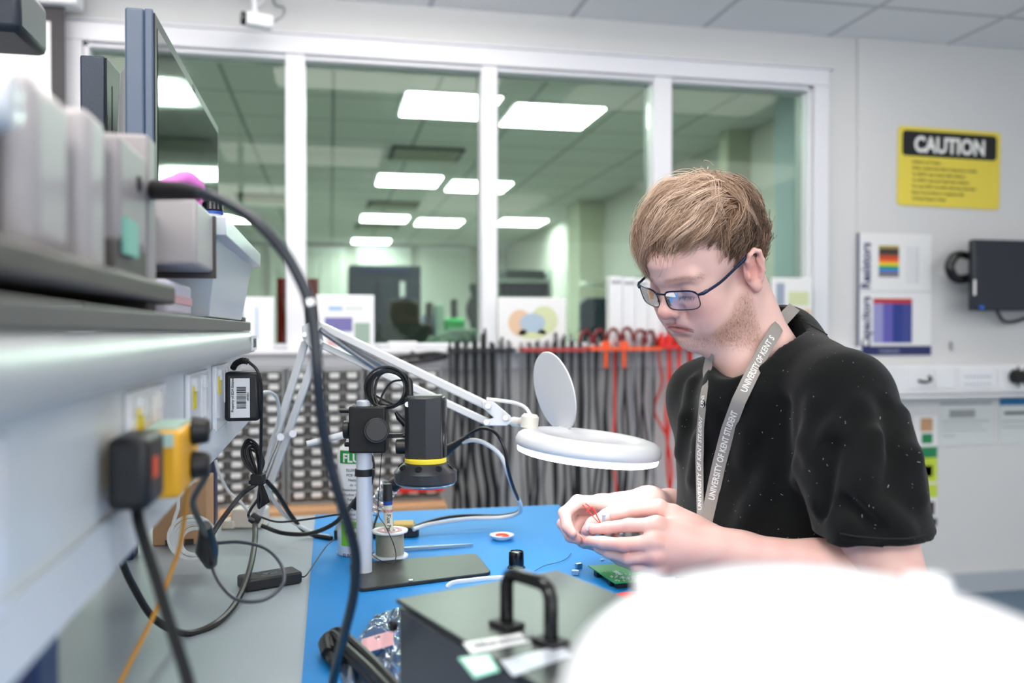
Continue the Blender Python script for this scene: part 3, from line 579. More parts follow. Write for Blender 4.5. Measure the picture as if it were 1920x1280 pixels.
# ------------------------------------------------------------------ things on the bench
def B(px, py, dz=0.0): return PZ(px, py, MZ+dz)
def dep(v): return (v-CAM).dot(FV)
FH = Vector((math.sin(TH), math.cos(TH), 0))            # level direction away from the lens
glassy('clear_lens', (240, 246, 250), 1.4); mat('silver_paint', (196, 202, 212), .38, .25); mat('charcoal', (44, 46, 50), .32)
mat('grey_dark', (58, 60, 64), .4); mat('pole_silver', (206, 212, 222), .42, .15); mat('yellow_ring', (236, 214, 50), .4)
mat('leaf_green', (30, 150, 60), .45); mat('lime_green', (118, 190, 50), .45); mat('text_grey', (120, 126, 130), .6); mat('solder', (186, 186, 176), .34, .7, bump=.2, bscale=500)
mat('cable_black', (18, 18, 20), .38); mat('cable_grey', (60, 66, 76), .4)
# ---- microscope stand
mt = B(683, 1078); ds = dep(mt)
ms = thing('inspection_microscope', 'black digital inspection microscope on a silver pole and black base plate', 'microscope', mt)
cor = [B(656, 1062), B(893, 1043), B(922, 1079), B(672, 1111)]
poly = []
for i in range(4):
    a, b, c = cor[i-1], cor[i], cor[(i+1) % 4]; r_ = .012
    for k in range(5):
        tt_ = k/4; p0 = b+(a-b).normalized()*r_; p1 = b+(c-b).normalized()*r_; poly.append((p0*(1-tt_)**2+b*2*tt_*(1-tt_)+p1*tt_*tt_))
MB().prism([(p_.x, p_.y) for p_ in poly], (0, 0, MZ), X_, Y_, Z_, .0055).build('base_plate', mat('plate_black', (30, 31, 30), .42, bump=.06, bscale=300), ms, bevel=.0012)
u = ds/1650
pt_ = P(683, 750, ds); pc = Vector((mt.x, mt.y, 0))
MB().cyl((mt.x, mt.y, MZ+.005), (mt.x, mt.y, P(683, 762, ds).z), 14.5*u, n=32).build('pole', 'pole_silver', ms)
MB().cyl((mt.x, mt.y, P(683, 764, ds).z), (mt.x, mt.y, pt_.z), 13.5*u, n=32).build('pole_cap', 'silver_paint', ms, bevel=.0015)
def S(px, py, off=0): return P(px, py, ds+off)
MB().obox(S(692, 803), RV, FH, Z_, 34*u, .020, 43*u).build('focus_block', 'black_matt', ms, bevel=.0025)
MB().cyl(S(706, 807, -.020), S(706, 807, -.040), 24*u, 23*u, n=32).cyl(S(706, 807, -.040), S(706, 807, -.042), 20*u, n=32).build('focus_knob', 'dark_plastic', ms, bevel=.0015)
MB().cyl(S(645, 805), S(656, 805), 17*u, n=24).cyl(S(656, 805), S(662, 805), 5*u).build('side_knob', 'dark_plastic', ms, bevel=.001)
for yy in (770, 833): MB().cyl(S(637 if yy < 800 else 646, yy), S(660, yy), 4.5*u).build('clamp_bolt', 'black_gloss', ms, bevel=.001)
MB().cyl(S(683, 892), S(683, 878), 17.5*u, n=32).obox(S(697, 885), RV, FH, Z_, 5*u, .006, 6*u).build('collar_band', 'black_rubber', ms, bevel=.001)
MB().cyl(S(724, 817), S(768, 816), 4.2*u, n=12).obox(S(742, 816), RV, FH, Z_, 14*u, .004, 3.5*u).build('arm_rod', 'dark_plastic', ms)
MB().cyl(S(743, 837, 0), S(762, 837, 0), 14*u, n=24).build('arm_knob', 'dark_plastic', ms, bevel=.001)
bc = S(797, 858)
plan = [(-36, 20), (-37, -12), (-28, -24), (4, -31), (32, -20), (38, -8), (38, 22), (20, 30), (-22, 30)]
MB().prism([(x*u, y*u) for x, y in plan], bc, RV, FH, Z_, 114*u).build('camera_body', 'charcoal', ms, bevel=.0018, seg=3, smooth=18)
MB().obox(S(797, 745), RV, FH, Z_, 33*u, 22*u, 5*u).build('body_top', 'grey_dark', ms, bevel=.003)
MB().prism([(35*u, -16*u), (39.5*u, -8*u), (39.5*u, 20*u), (36*u, 20*u)], bc+Z_*(2*u), RV, FH, Z_, 108*u).build('body_trim', 'black_gloss', ms, bevel=.001)
MB().cyl(S(764, 758, -.017), S(764, 758, -.0185), 5*u).build('badge', 'white_plastic', ms)
cB = S(798, 862)
MB().lathe([(37*u, 5*u), (39*u, 3*u), (39*u, -3*u), (37*u, -5*u)], cB, n=48).build('yellow_band', 'yellow_ring', ms)
MB().lathe([(34*u, -4*u), (38*u, -4*u), (42*u, -6*u), (56*u, -18*u), (59*u, -21*u), (59*u, -38*u), (57*u, -41*u), (50*u, -42*u), (30*u, -42*u)], cB, n=64).build('light_hood', 'charcoal', ms, smooth=24)
for k in range(8):
    an = math.radians(-100+k*45); dr = RV*math.cos(an)+FH*math.sin(an)
    hc_ = cB+dr*(48*u)-Z_*(11.2*u); nn = (dr*.65+Z_*.76).normalized(); tg = nn.cross(dr.cross(Z_)).normalized(); sd = dr.cross(Z_).normalized()
    MB().prism([(math.cos(a_)*6.5*u, math.sin(a_)*6.5*u) for a_ in np.linspace(0, 6.283, 17)[:-1]], hc_+nn*.0002, sd, tg, nn, .0016).build('hood_vent', 'black_gloss', ms, bevel=.0004)
MB().lathe([(30*u, -41*u), (54*u, -41*u), (55*u, -44*u), (46*u, -48*u), (20*u, -49*u), (.0001, -49.5*u)], cB, n=48).build('lens_ring', mat('lens_blue', (160, 196, 226), .12, trans=.5), ms)
# coiled lead of the microscope
for k in range(5):
    cc = S(727+random.uniform(-3, 3), 727+random.uniform(-3, 3), -.006+k*.004); rr = (36+random.uniform(-4, 4))*u; ex = (RV+FH*random.uniform(-.25, .25)).normalized(); ez = (Z_+FH*random.uniform(-.25, .25)).normalized()
    if k == 0: coil = MB()
    coil.tube([cc+ex*(rr*1.02*math.cos(a_))+ez*(rr*math.sin(a_)) for a_ in np.linspace(0, 6.283, 40)], 2.1*u, 6, caps=False)
coil.tube(spl([S(703, 757), S(697, 735), S(702, 706), S(727, 690), S(754, 700), S(766, 718)]), 2.3*u, 6).tube(spl([S(708, 757), S(703, 733), S(712, 704), S(738, 694), S(760, 703), S(770, 718)]), 2.3*u, 6).tube(spl([S(712, 757), S(718, 738), S(735, 716), S(760, 712)]), 2*u, 6)
coil.tube(spl([S(700, 740, .01), S(740, 758, .01), S(760, 752, .01), S(766, 735, .01)]), 2.1*u, 6)
coil.build('camera_lead', 'cable_black', ms)
MB().tube([S(769, 745), S(768, 715), S(766, 708)], [6.5*u, 6*u, 3*u], 10).build('lead_connector', 'dark_plastic', ms)
MB().tube([S(762, 796, .01), S(748, 782, .01), S(742, 772, .01)], [7*u, 6*u, 3*u], 10).build('lead_connector', 'dark_plastic', ms)
MB().tube(spl([S(694, 846, .02), S(701, 870, .02), S(698, 900, .02), S(694, 915, .02)]), 2.2*u, 6).build('pole_lead', 'cable_black', ms)

# ---- spray can
cb_ = B(666, 1036); dc = dep(cb_); rc = 33*dc/1650; uc = dc/1650
toC = (Vector((CAM.x-cb_.x, CAM.y-cb_.y, 0))).normalized(); lef = toC.cross(Z_)*-1   # right on screen
rgt = Vector((-toC.y, toC.x, 0)); rgt = rgt if rgt.dot(RV) > 0 else -rgt
def can_pt(r, ang, z): return Vector((cb_.x, cb_.y, z))+toC*(r*math.cos(ang))+rgt*(r*math.sin(ang))
def zz(py, d=dc): return P(666, py, d).z
sc_ = thing('spray_can', 'white flux cleaner aerosol can with green label behind the microscope pole', 'spray can', cb_)
zt = zz(846)
MB().lathe([(rc*.92, 0), (rc, .003), (rc, zt-MZ-.004), (rc*.97, zt-MZ), (rc*.86, zt-MZ+.008), (rc*.5, zt-MZ+.016), (rc*.48, zt-MZ+.02), (.0001, zt-MZ+.02)], cb_, n=48).build('can_body', 'white_gloss', sc_)
MB().lathe([(rc*.93, .0005), (rc*1.015, .001), (rc*1.015, .004), (rc*.93, .0045)], cb_, n=48).build('bottom_rim', 'silver_paint', sc_)
MB().cyl(Vector((cb_.x, cb_.y, zt+.02)), Vector((cb_.x, cb_.y, zz(806))), .011, .009, 16).build('nozzle_head', 'leaf_green', sc_, bevel=.001)
MB().cyl(P(655, 813, dc-.01), P(575, 832, dc-.03), .0062, .0046, 12).build('nozzle_tube', 'white_plastic', sc_)
def can_patch(name, a0, a1, z0_, z1_, m, par=sc_, lift=.0004):
    n = 14; vs = [can_pt(rc+lift, a0+(a1-a0)*k/n, z_) for z_ in (z0_, z1_) for k in range(n+1)]
    fs = [(k, k+1, n+2+k, n+1+k) for k in range(n)]; mb = MB(); mb.add(vs, fs); return mb.build(name, m, par)
def can_text(mb, s, ang, z, size, bold=0, sx=1, align='LEFT', lift=.0006):
    v, f = text_mesh(s, size, bold, .0001, align); mb.add([can_pt(rc+lift+q[2], ang+q[0]*sx/rc, z+q[1]) for q in v], f)
can_patch('label_green', -.95, 1.2, zz(864), zz(840), 'leaf_green')
t1 = MB(); can_text(t1, 'FLUXCLENE', -.72, zz(861), .019, .03, .9); t1.build('label_title', 'sign_white', sc_, smooth=0)
t2 = MB()
for k, s in enumerate(('FLUXCLENE', 'PCB Cleaner', 'Nettoyant', 'de carte', 'Bestückungsreiniger', 'gedruckte Schaltungen', 'Pulitore per', 'circuiti stampati', 'Limpiador de', 'Circuitos impresos', 'Produkt', 'Removedor de', 'Fluxo')):
    can_text(t2, s, .05, zz(878+k*9), .0058, .015, 1, 'CENTER')
t2.build('label_text', 'text_grey', sc_, smooth=0)
can_patch('label_swirl', -.85, .9, zz(1016), zz(970), 'lime_green')
for k in range(3): pass
t3 = MB(); can_text(t3, 'ELECTROLUBE', -.72, zz(1037), .0085, .01, .9); t3.build('label_brand', 'ink', sc_, smooth=0)
n_ = 18; vs = []; 
for ring, rr_ in ((0, .011), (1, .005)):
    for k in range(n_): a_ = 6.283*k/n_; vs.append(can_pt(rc+.0008, -.05+rr_*math.cos(a_)/rc, zz(996)+rr_*math.sin(a_)))
mb = MB(); mb.add(vs, [(k, (k+1) % n_, n_+(k+1) % n_, n_+k) for k in range(n_)]); mb.build('label_ring', 'sign_white', sc_)
t2b = MB(); can_text(t2b, 'COSMETIC', .3, zz(957), .006, .01); t2b.build('label_code', 'text_grey', sc_, smooth=0)

# ---- solder reel with flux pen standing in it
rb = B(731, 1043); dr_ = dep(rb); ur = dr_/1650
sr = thing('solder_reel', 'white reel wound with silver solder wire in front of the iron stand', 'reel', rb)
hr = P(731, 993, dr_).z-MZ
MB().lathe([(.006, 0), (34*ur, 0), (34*ur, .0025), (24*ur, .004), (.006, .004)], rb, n=40, closed=True).build('bottom_flange', 'white_plastic', sr)
MB().lathe([(.0095, hr-.004), (24*ur, hr-.004), (33.5*ur, hr-.0025), (33.5*ur, hr), (.0095, hr)], rb, n=40, closed=True).build('top_flange', 'white_gloss', sr)
pf = [(.0095, .004)]
nw = 20
for k in range(nw*2+1): pf.append((25.5*ur+(.0007 if k % 2 else -.0003), .004+(hr-.008)*k/(nw*2)))
pf.append((.0095, hr-.004)); MB().lathe(pf, rb, n=40, closed=True).build('wound_solder', 'solder', sr, smooth=60)
MB().lathe([(.013, hr+.0002), (.020, hr+.0002), (.020, hr+.0006), (.013, hr+.0006)], rb, n=30, closed=True).build('printed_ring', 'pink_soft', sr)
fp = thing('flux_pen', 'white flux pen with black cap standing upright in the solder reel', 'pen', rb+Z_*.003)
pb = Vector((rb.x-.001, rb.y, MZ+.001)); ptp = P(726, 905, dr_); axp = (ptp-pb).normalized(); Lp = (ptp-pb).length
rp = 8.3*ur
k_ = lambda py: (P(727, py, dr_).z-pb.z)/axp.z
MB().cyl(pb, pb+axp*k_(945), rp, n=24).build('pen_body', mat('pen_cream', (226, 224, 206), .4), fp)
MB().cyl(pb+axp*k_(946), pb+axp*k_(938), rp*1.04, n=24).build('blue_band', mat('band_blue', (30, 70, 160), .4), fp)
MB().cyl(pb+axp*k_(938), pb+axp*(Lp*.99), rp*1.18, rp*.95, n=24).build('pen_cap', 'dark_plastic', fp, bevel=.001)
def pen_text(mb, s, z, size, bold, sy=1):
    v, f = text_mesh(s, size, bold, .0001)
    for_ = [(pb+axp*(k_(z)-q[0])+(toC*math.cos((q[1]-.002)/rp)+rgt*math.sin((q[1]-.002)/rp))*(rp+.0004+q[2])) for q in v]; mb.add(for_, f)
t4 = MB(); pen_text(t4, 'Flux Pen', 962, .0085, .02); t4.build('pen_text', 'ink', fp, smooth=0)
t4 = MB(); v, f = text_mesh('MULTICORE', .0055, .03, .0001, 'CENTER')
t4.add([pb+axp*(k_(959)+q[1])+(toC*math.cos(q[0]/rp*.6)+rgt*math.sin(q[0]/rp*.6))*(rp+.0004) for q in v], f); t4.build('pen_brand', 'red_plastic', fp, smooth=0)

# ---- soldering iron stand, iron and its leads
def At(px, py, d): return P(px, py, d)
db = 1.505
b0, b1 = PZ(626, 1012, MZ), PZ(786, 1008, MZ)
st_ = thing('soldering_iron_stand', 'black soldering iron stand with sponge tray and wire spring behind the reel', 'stand', (b0+b1)/2)
ex = (b1-b0).normalized(); ey = Z_.cross(ex); hwid = (b1-b0).length/2
mid = (b0+b1)/2+ey*.03
MB().prism([(-hwid, -.03), (hwid*.94, -.03), (hwid, -.02), (hwid*.9, .03), (-hwid, .03)], mid+Z_*.0005, ex, ey, Z_, .016).build('stand_base', 'dark_plastic', st_, bevel=.002)
MB().obox(mid+ex*hwid*.62+Z_*.0175, ex, ey, Z_, .017, .018, .0035).build('sponge', mat('sponge_yellow', (214, 186, 110), .9, bump=.5, bscale=300), st_, bevel=.001)
s0, s1 = At(697, 962, 1.52), At(733, 908, 1.50); axs = (s1-s0).normalized(); us = axs.orthogonal().normalized(); vs_ = axs.cross(us)
hel = [s0+axs*((s1-s0).length*k/220)+(us*math.cos(k*.257*1)+vs_*math.sin(k*.257))*(.010+.006*k/220) for k in range(221)]
MB().tube(hel, .0014, 6).tube([s0+axs*.03-Z_*.012, mid-ex*hwid*.1+Z_*.014], .0022, 8).build('wire_spring', 'steel', st_)
si = thing('soldering_iron', 'black handled soldering iron resting in the spring behind the microscope', 'soldering iron', s1)
h0, h1 = At(727, 916, 1.50), At(868, 824, 1.46)
pth = [h0+(h1-h0)*k for k in (0, .06, .12, .2, .5, .8, .9, 1)]
MB().tube(pth, [.006, .011, .0115, .010, .0095, .009, .006, .0045], 16).build('handle', 'dark_plastic', si)
MB().tube([h0-(h1-h0).normalized()*.045, h0], .0028, 10).build('heating_tip', 'steel', si)
c1 = [h1, At(884, 811, 1.44), At(905, 803, 1.43), At(930, 812, 1.42), At(946, 842, 1.42), At(952, 876, 1.43), At(962, 912, 1.46), At(973, 940, 1.5), At(973, 958, 1.56), At(940, 966, 1.60), At(880, 966, 1.60), At(835, 970, 1.575), At(790, 982, 1.55), At(768, 992, 1.52)]
MB().tube(spl(c1), .0028, 8).build('black_lead', 'cable_black', si)
c2 = [h1+Vector((0, 0, -.004)), At(888, 825, 1.45), At(912, 832, 1.44), At(938, 853, 1.44), At(951, 884, 1.445), At(964, 920, 1.475), At(976, 946, 1.51), At(972, 962, 1.56), At(940, 970, 1.59), At(880, 972, 1.575), At(835, 978, 1.56), At(800, 984, 1.545), At(775, 992, 1.52)]
MB().tube(spl(c2), .0036, 8).build('white_lead', 'white_cable', si)
for px_, py_ in ((835, 973), (953, 888), (869, 822)): pass
MB().tube([h1, h1+(h1-h0).normalized()*.012], [.0055, .004], 10).build('strain_relief', 'navy_dark', si)

# ---- tweezers, dish, loupe, scraps
tw = thing('tweezers', 'slim steel tweezers lying on the blue mat to the right of the reel', 'tweezers', B(820, 1024))
a, b = B(745, 1029, .004), B(887, 1021, .003); dxx = (b-a).normalized(); dyy = Z_.cross(dxx)
for s_ in (-1, 1):
    MB().prism([(0, -.001), (.02, .003), (.05, .0045), (.085, .0028), ((b-a).length, .0004), ((b-a).length, -.0004), (.085, .0012), (.05, .003), (.02, .0015), (0, -.002)] if s_ > 0 else
               [(0, .001), (0, .002), (.02, -.0015), (.05, -.003), (.085, -.0012), ((b-a).length, .0004), ((b-a).length, -.0004), (.085, -.0028), (.05, -.0045), (.02, -.003)], a-Z_*.002, dxx, dyy, Z_, .0042).build('tweezer_arm', 'steel', tw, smooth=0)
dh = B(941, 1011); ud = dep(dh)/1650
di = thing('solder_dish', 'tiny white dish with red flux ring lying on the mat centre', 'dish', dh)
MB().lathe([(14*ud, 0), (20*ud, .004), (23*ud, .0085), (21.5*ud, .0085), (18*ud, .005), (.0001, .004)], dh, n=36).build('dish_body', 'white_gloss', di)
MB().tube([dh+Vector((math.cos(a_)*12*ud, math.sin(a_)*12*ud, .0065)) for a_ in np.linspace(-1.8, 2.4, 24)], .0018, 6).build('flux_ring', 'orange_plastic', di)
lo = B(968, 1066); ul = dep(lo)/1650
lp = thing('eye_loupe', 'small black cylindrical eye loupe standing on the blue mat', 'loupe', lo)
MB().lathe([(15*ul, .0), (17*ul, .001), (17*ul, .003), (14.5*ul, .005), (14*ul, .024), (13.2*ul, .0265), (11*ul, .027), (10.5*ul, .025), (.0001, .025)], lo, n=40).build('loupe_barrel', 'black_gloss', lp)
MB().lathe([(10*ul, .0252), (.0001, .0258)], lo, n=30).build('loupe_lens', mat('lens_grey', (120, 130, 126), .1), lp)
MB().lathe([(17.3*ul, .0008), (17.5*ul, .0014), (17.3*ul, .002)], lo, n=40).build('chrome_ring', 'chrome', lp)
tag(MB().tube(spl([B(1071, 1037, .002), B(1062, 1047, .003), B(1046, 1054, .003), B(1022, 1060, .003), B(1002, 1070, .002)]), .0005, 6).build('wire_offcut', 'ink'), 'hair-thin dark wire offcut curving across the mat', 'wire')
for i, (x, y, lb) in enumerate(((1085, 1060, 'tiny silver component on the mat, nearer the green board'), (1079, 1073, 'tiny silver component on the mat, nearer the loupe'))):
    c = B(x, y, .004); o = MB().obox(c, (X_+Y_*.4*(1-2*i)).normalized(), (Y_-X_*.4*(1-2*i)).normalized(), Z_, .005, .003, .0035).obox(c+X_*.006, X_, Y_, Z_, .003, .0004, .0004).build('loose_component', 'steel', bevel=.0008); tag(o, lb, 'component')
for i, (x, y, lb) in enumerate(((770, 1087, 'white grain lying on the black base plate'), (1165, 1000, 'white crumb on the mat under the hands'), (1129, 1049, 'white crumb on the mat beside the green board corner'))):
    c = B(x, y, .0072 if i == 0 else .0015); tag(MB().obox(c, X_, Y_, Z_, .003, .0015, .0012).build('solder_crumb', 'white_plastic', bevel=.0008), lb, 'crumb')
# ---- circuit board
pz = .012; k4 = [B(1102.7, 1059.7, pz), B(1173, 1055, pz), B(1231.5, 1085, pz), B(1153, 1092.5, pz)]
mat('pcb_green', (16, 140, 66), .32, spec=.6, vary=.1, vscale=60)
pcb = thing('circuit_board', 'green circuit board lying component side down on the blue mat', 'circuit board', sum(k4, Vector())/4-Z_*pz)
mb = MB(); mb.add([v_-Z_*.0016 for v_ in k4]+k4, [(3, 2, 1, 0), (4, 5, 6, 7), (0, 1, 5, 4), (1, 2, 6, 5), (2, 3, 7, 6), (3, 0, 4, 7)]); mb.build('board', 'pcb_green', pcb, smooth=0)
def bl(u_, v_): return k4[0]*(1-u_)*(1-v_)+k4[1]*u_*(1-v_)+k4[2]*u_*v_+k4[3]*(1-u_)*v_
jd = MB(); eu = (k4[1]-k4[0]).normalized(); ev = (k4[3]-k4[0]).normalized()
rnd = random.Random(4)
for k in range(95):
    if k < 40: u_, v_ = .45+rnd.gauss(0, .2), .78+rnd.gauss(0, .09)
    elif k < 60: u_, v_ = .35+.02*(k % 5), .45+.06*(k//5-8)
    else: u_, v_ = rnd.uniform(.08, .95), rnd.uniform(.35, .95)
    if not (.03 < u_ < .97 and .03 < v_ < .97): continue
    c = bl(u_, v_)+Z_*.0004; L_ = rnd.choice((.0006, .0006, .0008, .003)); jd.obox(c, ev, Z_.cross(ev), Z_, L_, .0006, .0005)
jd.build('solder_joints', 'silver_paint', pcb, smooth=0)
for u_, v_, hx, hy in ((.25, .82, .006, .008), (.5, .93, .012, .004), (.9, .9, .006, .006), (.15, .2, .006, .006), (.8, .3, .008, .006), (.12, .7, .004, .004)):
    c = bl(u_, v_); MB().obox(Vector((c.x, c.y, MZ+.0056)), ev, Z_.cross(ev), Z_, hx, hy, .0052).build('component', 'dark_plastic', pcb, bevel=.0008)
# ---- red cutters
rcut = thing('side_cutters', 'red handled cutters on the mat, partly hidden by the white lamp head', 'cutters', B(1175, 1130))
MB().tube(spl([B(1149, 1124, .006), B(1168, 1118, .007), B(1200, 1116, .007), B(1250, 1118, .006)]), [.003]+[.0058]*24, 10).build('handle', 'red_plastic', rcut)
MB().tube(spl([B(1152, 1130, .006), B(1172, 1137, .007), B(1205, 1139, .007), B(1255, 1138, .006)]), [.003]+[.0058]*24, 10).build('handle', 'red_plastic', rcut)
MB().prism([(0, -.006), (.02, -.009), (.045, 0), (.02, .009), (0, .006)], B(1252, 1128, .004), X_, Y_, Z_, .006).build('jaw', 'steel', rcut, bevel=.001)
# ---- clear tube beside the base plate
tag(MB().tube(spl([B(836, 1100, .006), B(850, 1092, .009), B(880, 1088, .010), B(915, 1084, .008), B(948, 1083, .006)]), [.0015, .003]+[.0036]*31, 8, flat=.7).build('plastic_sleeve', 'white_cable'), 'white translucent plastic sleeve lying over the base plate edge', 'sleeve')
# ---- plastic bag
nx, ny = 26, 30; vv = []; rnd = random.Random(2)
from mathutils import noise as NZ
for j in range(ny):
    for i in range(nx):
        uu, vv_ = i/(nx-1), j/(ny-1)
        left = 700-75*min(1, vv_*1.6)+20*vv_; p_ = B(left+(745-left+20)*uu, 1158-22*uu+150*vv_)
        h_ = abs(NZ.noise(Vector((uu*4, vv_*5, 1))))*.022+abs(NZ.noise(Vector((uu*11, vv_*12, 3))))*.006
        vv.append(p_+Z_*(.002+h_*min(1, 4*min(uu+.1, 1.02-uu, vv_+.05))))
mb = MB(); mb.add(vv, [(j*nx+i, j*nx+i+1, (j+1)*nx+i+1, (j+1)*nx+i) for j in range(ny-1) for i in range(nx-1)])
pbg = thing('plastic_bag', 'crumpled clear plastic bag beside the black case', 'bag', B(700, 1215)); glassy('bag_film', (232, 238, 244), 2.2, .12, .16)
mb.build('bag_film', 'bag_film', pbg, smooth=60)
pc_ = []; 
for j in range(5):
    for i in range(9): pc_.append(B(678+i*7.5, 1198-i*2.2+j*7, .018+.003*math.sin(i)))
mb = MB(); mb.add(pc_, [(j*9+i, j*9+i+1, j*9+i+10, j*9+i+9) for j in range(4) for i in range(8)]); mb.build('printed_slip', 'pink_soft', pbg)
# ---- bundled black cable
bd = MB()
for k in range(6):
    o_ = Vector((.004*math.cos(k*1.05), .004*math.sin(k*1.05), .004*math.sin(k*2.1)))*1.5
    bd.tube(spl([B(617, 1225, .012)+o_*.6, B(616, 1203, .014)+o_, B(632, 1196, .016)+o_, B(660, 1225, .014)+o_*1.3, B(700, 1262, .014)+o_*1.2, B(745, 1310, .013)+o_]), .0052, 8)
bd.tube(spl([B(617, 1225, .012), B(624, 1240, .01), B(640, 1238, .012)]), .005, 8)
tag(bd.build('cable_bundle', 'cable_black'), 'thick folded black cable bundle lying beside the plastic bag', 'cable')
# ---- power brick on the grey bench
a, b = PZ(452, 1106, BZ), PZ(558, 1088, BZ); ex = (b-a).normalized(); ey = Z_.cross(ex); c = (a+b)/2
br = thing('power_brick', 'flat black power adapter brick lying on the grey bench', 'power adapter', c)
MB().obox(c+Z_*.009, ex, ey, Z_, (b-a).length/2, .019, .0085).build('brick_casing', 'dark_plastic', br, bevel=.003)
lt = MB()
for k in range(30): lt.obox(c+Z_*.0178+ex*rnd.uniform(-.032, .025)+ey*rnd.uniform(-.013, .014), ex, ey, Z_, rnd.uniform(.001, .004), .0007, .0002)
lt.build('rating_text', 'text_grey', br, smooth=0)
MB().tube(spl([b+Z_*.009, PZ(572, 1080, BZ+.01), PZ(590, 1055, BZ+.012), PZ(615, 1020, BZ+.02), PZ(640, 1003, BZ+.03), P(655, 992, 1.36)]), [.003]+[.0011]*40, 6).build('output_lead', 'cable_black', br)
tag(MB().tube(spl([S(716, 846), S(712, 900, .03), S(709, 960, .05), P(722, 985, 1.30), P(738, 1020, 1.28), B(742, 1046, .012), B(730, 1056, .01), B(700, 1042, .012), B(672, 1010, .03), P(650, 985, 1.36)]), .0007, 6).build('thin_wire', 'cable_black'), 'thin black wire looping from the focus block over the solder reel', 'wire')
# ---- black case with handle
CH = .13; Zc = BZ+CH
q1, q2, q4 = PZ(742, 1122, Zc), PZ(1045, 1068, Zc), PZ(890, 1280, Zc)
uu_ = (q2-q1).normalized(); vv_ = (q4-q1); vv_ = (vv_-uu_*vv_.dot(uu_)).normalized(); Wb = (q2-q1).length; Lb = .30
bx = thing('instrument_case', 'black metal instrument case with carry handle and labels in the foreground', 'case', q1+uu_*Wb/2+vv_*Lb/2-Z_*CH)
cc = q1+uu_*Wb/2+vv_*Lb/2
mat('case_black', (48, 52, 52), .3, bump=.04, bscale=400, vary=.1); mat('case_side', (62, 66, 74), .25, spec=.6)
MB().obox(cc-Z_*(CH/2+.003), uu_, vv_, Z_, Wb/2-.002, Lb/2-.002, CH/2-.004).build('case_body', 'case_side', bx, bevel=.002)
MB().obox(cc-Z_*.002, uu_, vv_, Z_, Wb/2, Lb/2, .002).build('case_lid', 'case_black', bx, bevel=.001)
MB().cyl(PZ(742, 1172, BZ+.098)+uu_*.0, PZ(742, 1172, BZ+.098)-uu_*.005, .005).build('side_screw', 'black_matt', bx)
f0, f1 = PZ(950, 1174, Zc), PZ(1033, 1207, Zc); hd = (f1-f0).normalized(); hh = .043
pts = [f0, f0+Z_*(hh-.01), f0+Z_*(hh-.003)+hd*.003, f0+Z_*hh+hd*.010, f1+Z_*hh-hd*.010, f1+Z_*(hh-.003)-hd*.003, f1+Z_*(hh-.01), f1]
MB().tube(pts, .0054, 14).build('carry_handle', 'black_gloss', bx)
for f_ in (f0, f1): MB().obox(f_+Z_*.002, hd, Z_.cross(hd), Z_, .012, .009, .002).build('handle_foot', 'black_matt', bx, bevel=.001)
def flat_label(name, corners, m, h=.0006):
    vs = [PZ(x, y, Zc+.0001) for x, y in corners]; n = len(vs); mb = MB(); mb.add(vs+[v_+Z_*h for v_ in vs], [tuple(range(n-1, -1, -1)), tuple(range(n, 2*n))]+[(k, (k+1) % n, n+(k+1) % n, n+k) for k in range(n)]); return mb.build(name, m, bx, smooth=0)
flat_label('name_label', [(868, 1206), (976, 1188), (993, 1203), (884, 1226)], 'white_plastic')
t5 = MB(); l0 = PZ(892, 1214, Zc+.0008); lx = (PZ(976, 1199, Zc+.0008)-l0).normalized(); text_on(t5, 'Microscope', l0, lx, Z_.cross(lx), .0105, .02, sx=1.0); t5.build('label_text', 'text_grey', bx, smooth=0)
flat_label('green_sticker', [(859, 1234), (916, 1226), (937, 1258), (890, 1272)], mat('mint', (150, 222, 196), .5)); flat_label('sticker_centre', [(868, 1237), (912, 1231), (928, 1255), (893, 1266)], 'white_plastic', .0009)
flat_label('rating_plate', [(938, 1240), (1052, 1210), (1072, 1230), (962, 1268)], 'silver_paint')
# ------------------------------------------------------------------ things on the shelf
mat('instrument_grey', (158, 152, 152), .45); mat('instrument_dark', (80, 74, 70), .5); mat('instrument_light', (176, 170, 170), .4)
R0 = CZ
im = thing('bench_instrument', 'large grey bench instrument with ribbed housing on the left shelf', 'instrument', (-.25, .7, ST))
def ib(name, m, x0, x1, y0, y1, z0, z1, bev=.006): return MB().box((x0, y0, R0+z0), (x1, y1, R0+z1)).build(name, m, im, bevel=bev, seg=3)
ib('main_housing', 'instrument_dark', -.42, -.165, .30, .545, .034, .124)
ib('front_cover', 'instrument_light', -.42, -.150, .495, .565, .040, .136, .012)
ib('ribbed_plate', 'instrument_light', -.38, -.147, .59, .635, .036, .140, .008)
ib('bridge', 'instrument_dark', -.36, -.165, .56, .80, .04, .120)
MB().prism([(.635, .134), (.735, .112), (.735, .100), (.635, .105)], (-.33, 0, R0), Y_, Z_, X_, .16).build('sloped_link', 'instrument_dark', im, bevel=.003)
ib('terminal_block', 'instrument_grey', -.30, -.143, .655, .745, .062, .138, .005)
MB().cyl((-.143, .715, R0+.112), (-.1415, .715, R0+.112), .006).build('socket_hole', 'black_matt', im)
ib('end_plate', 'instrument_grey', -.34, -.143, .752, .785, .036, .158, .004)
ib('rear_block', 'instrument_light', -.32, -.127, .90, 1.02, .064, .128, .004)
ib('rear_flange', 'instrument_dark', -.30, -.124, 1.02, 1.026, .058, .127, .001)
ib('rear_link', 'instrument_dark', -.32, -.165, .785, .90, .05, .115, .003)
ib('base_slab', 'instrument_dark', -.42, -.140, .32, .86, .024, .042, .004)
for y in (.36, .78): ib('rubber_foot', 'black_matt', -.20, -.15, y, y+.04, .0155, .026, .002)
for y in (.36, .78): ib('rubber_foot', 'black_matt', -.40, -.35, y, y+.04, .0155, .026, .002)
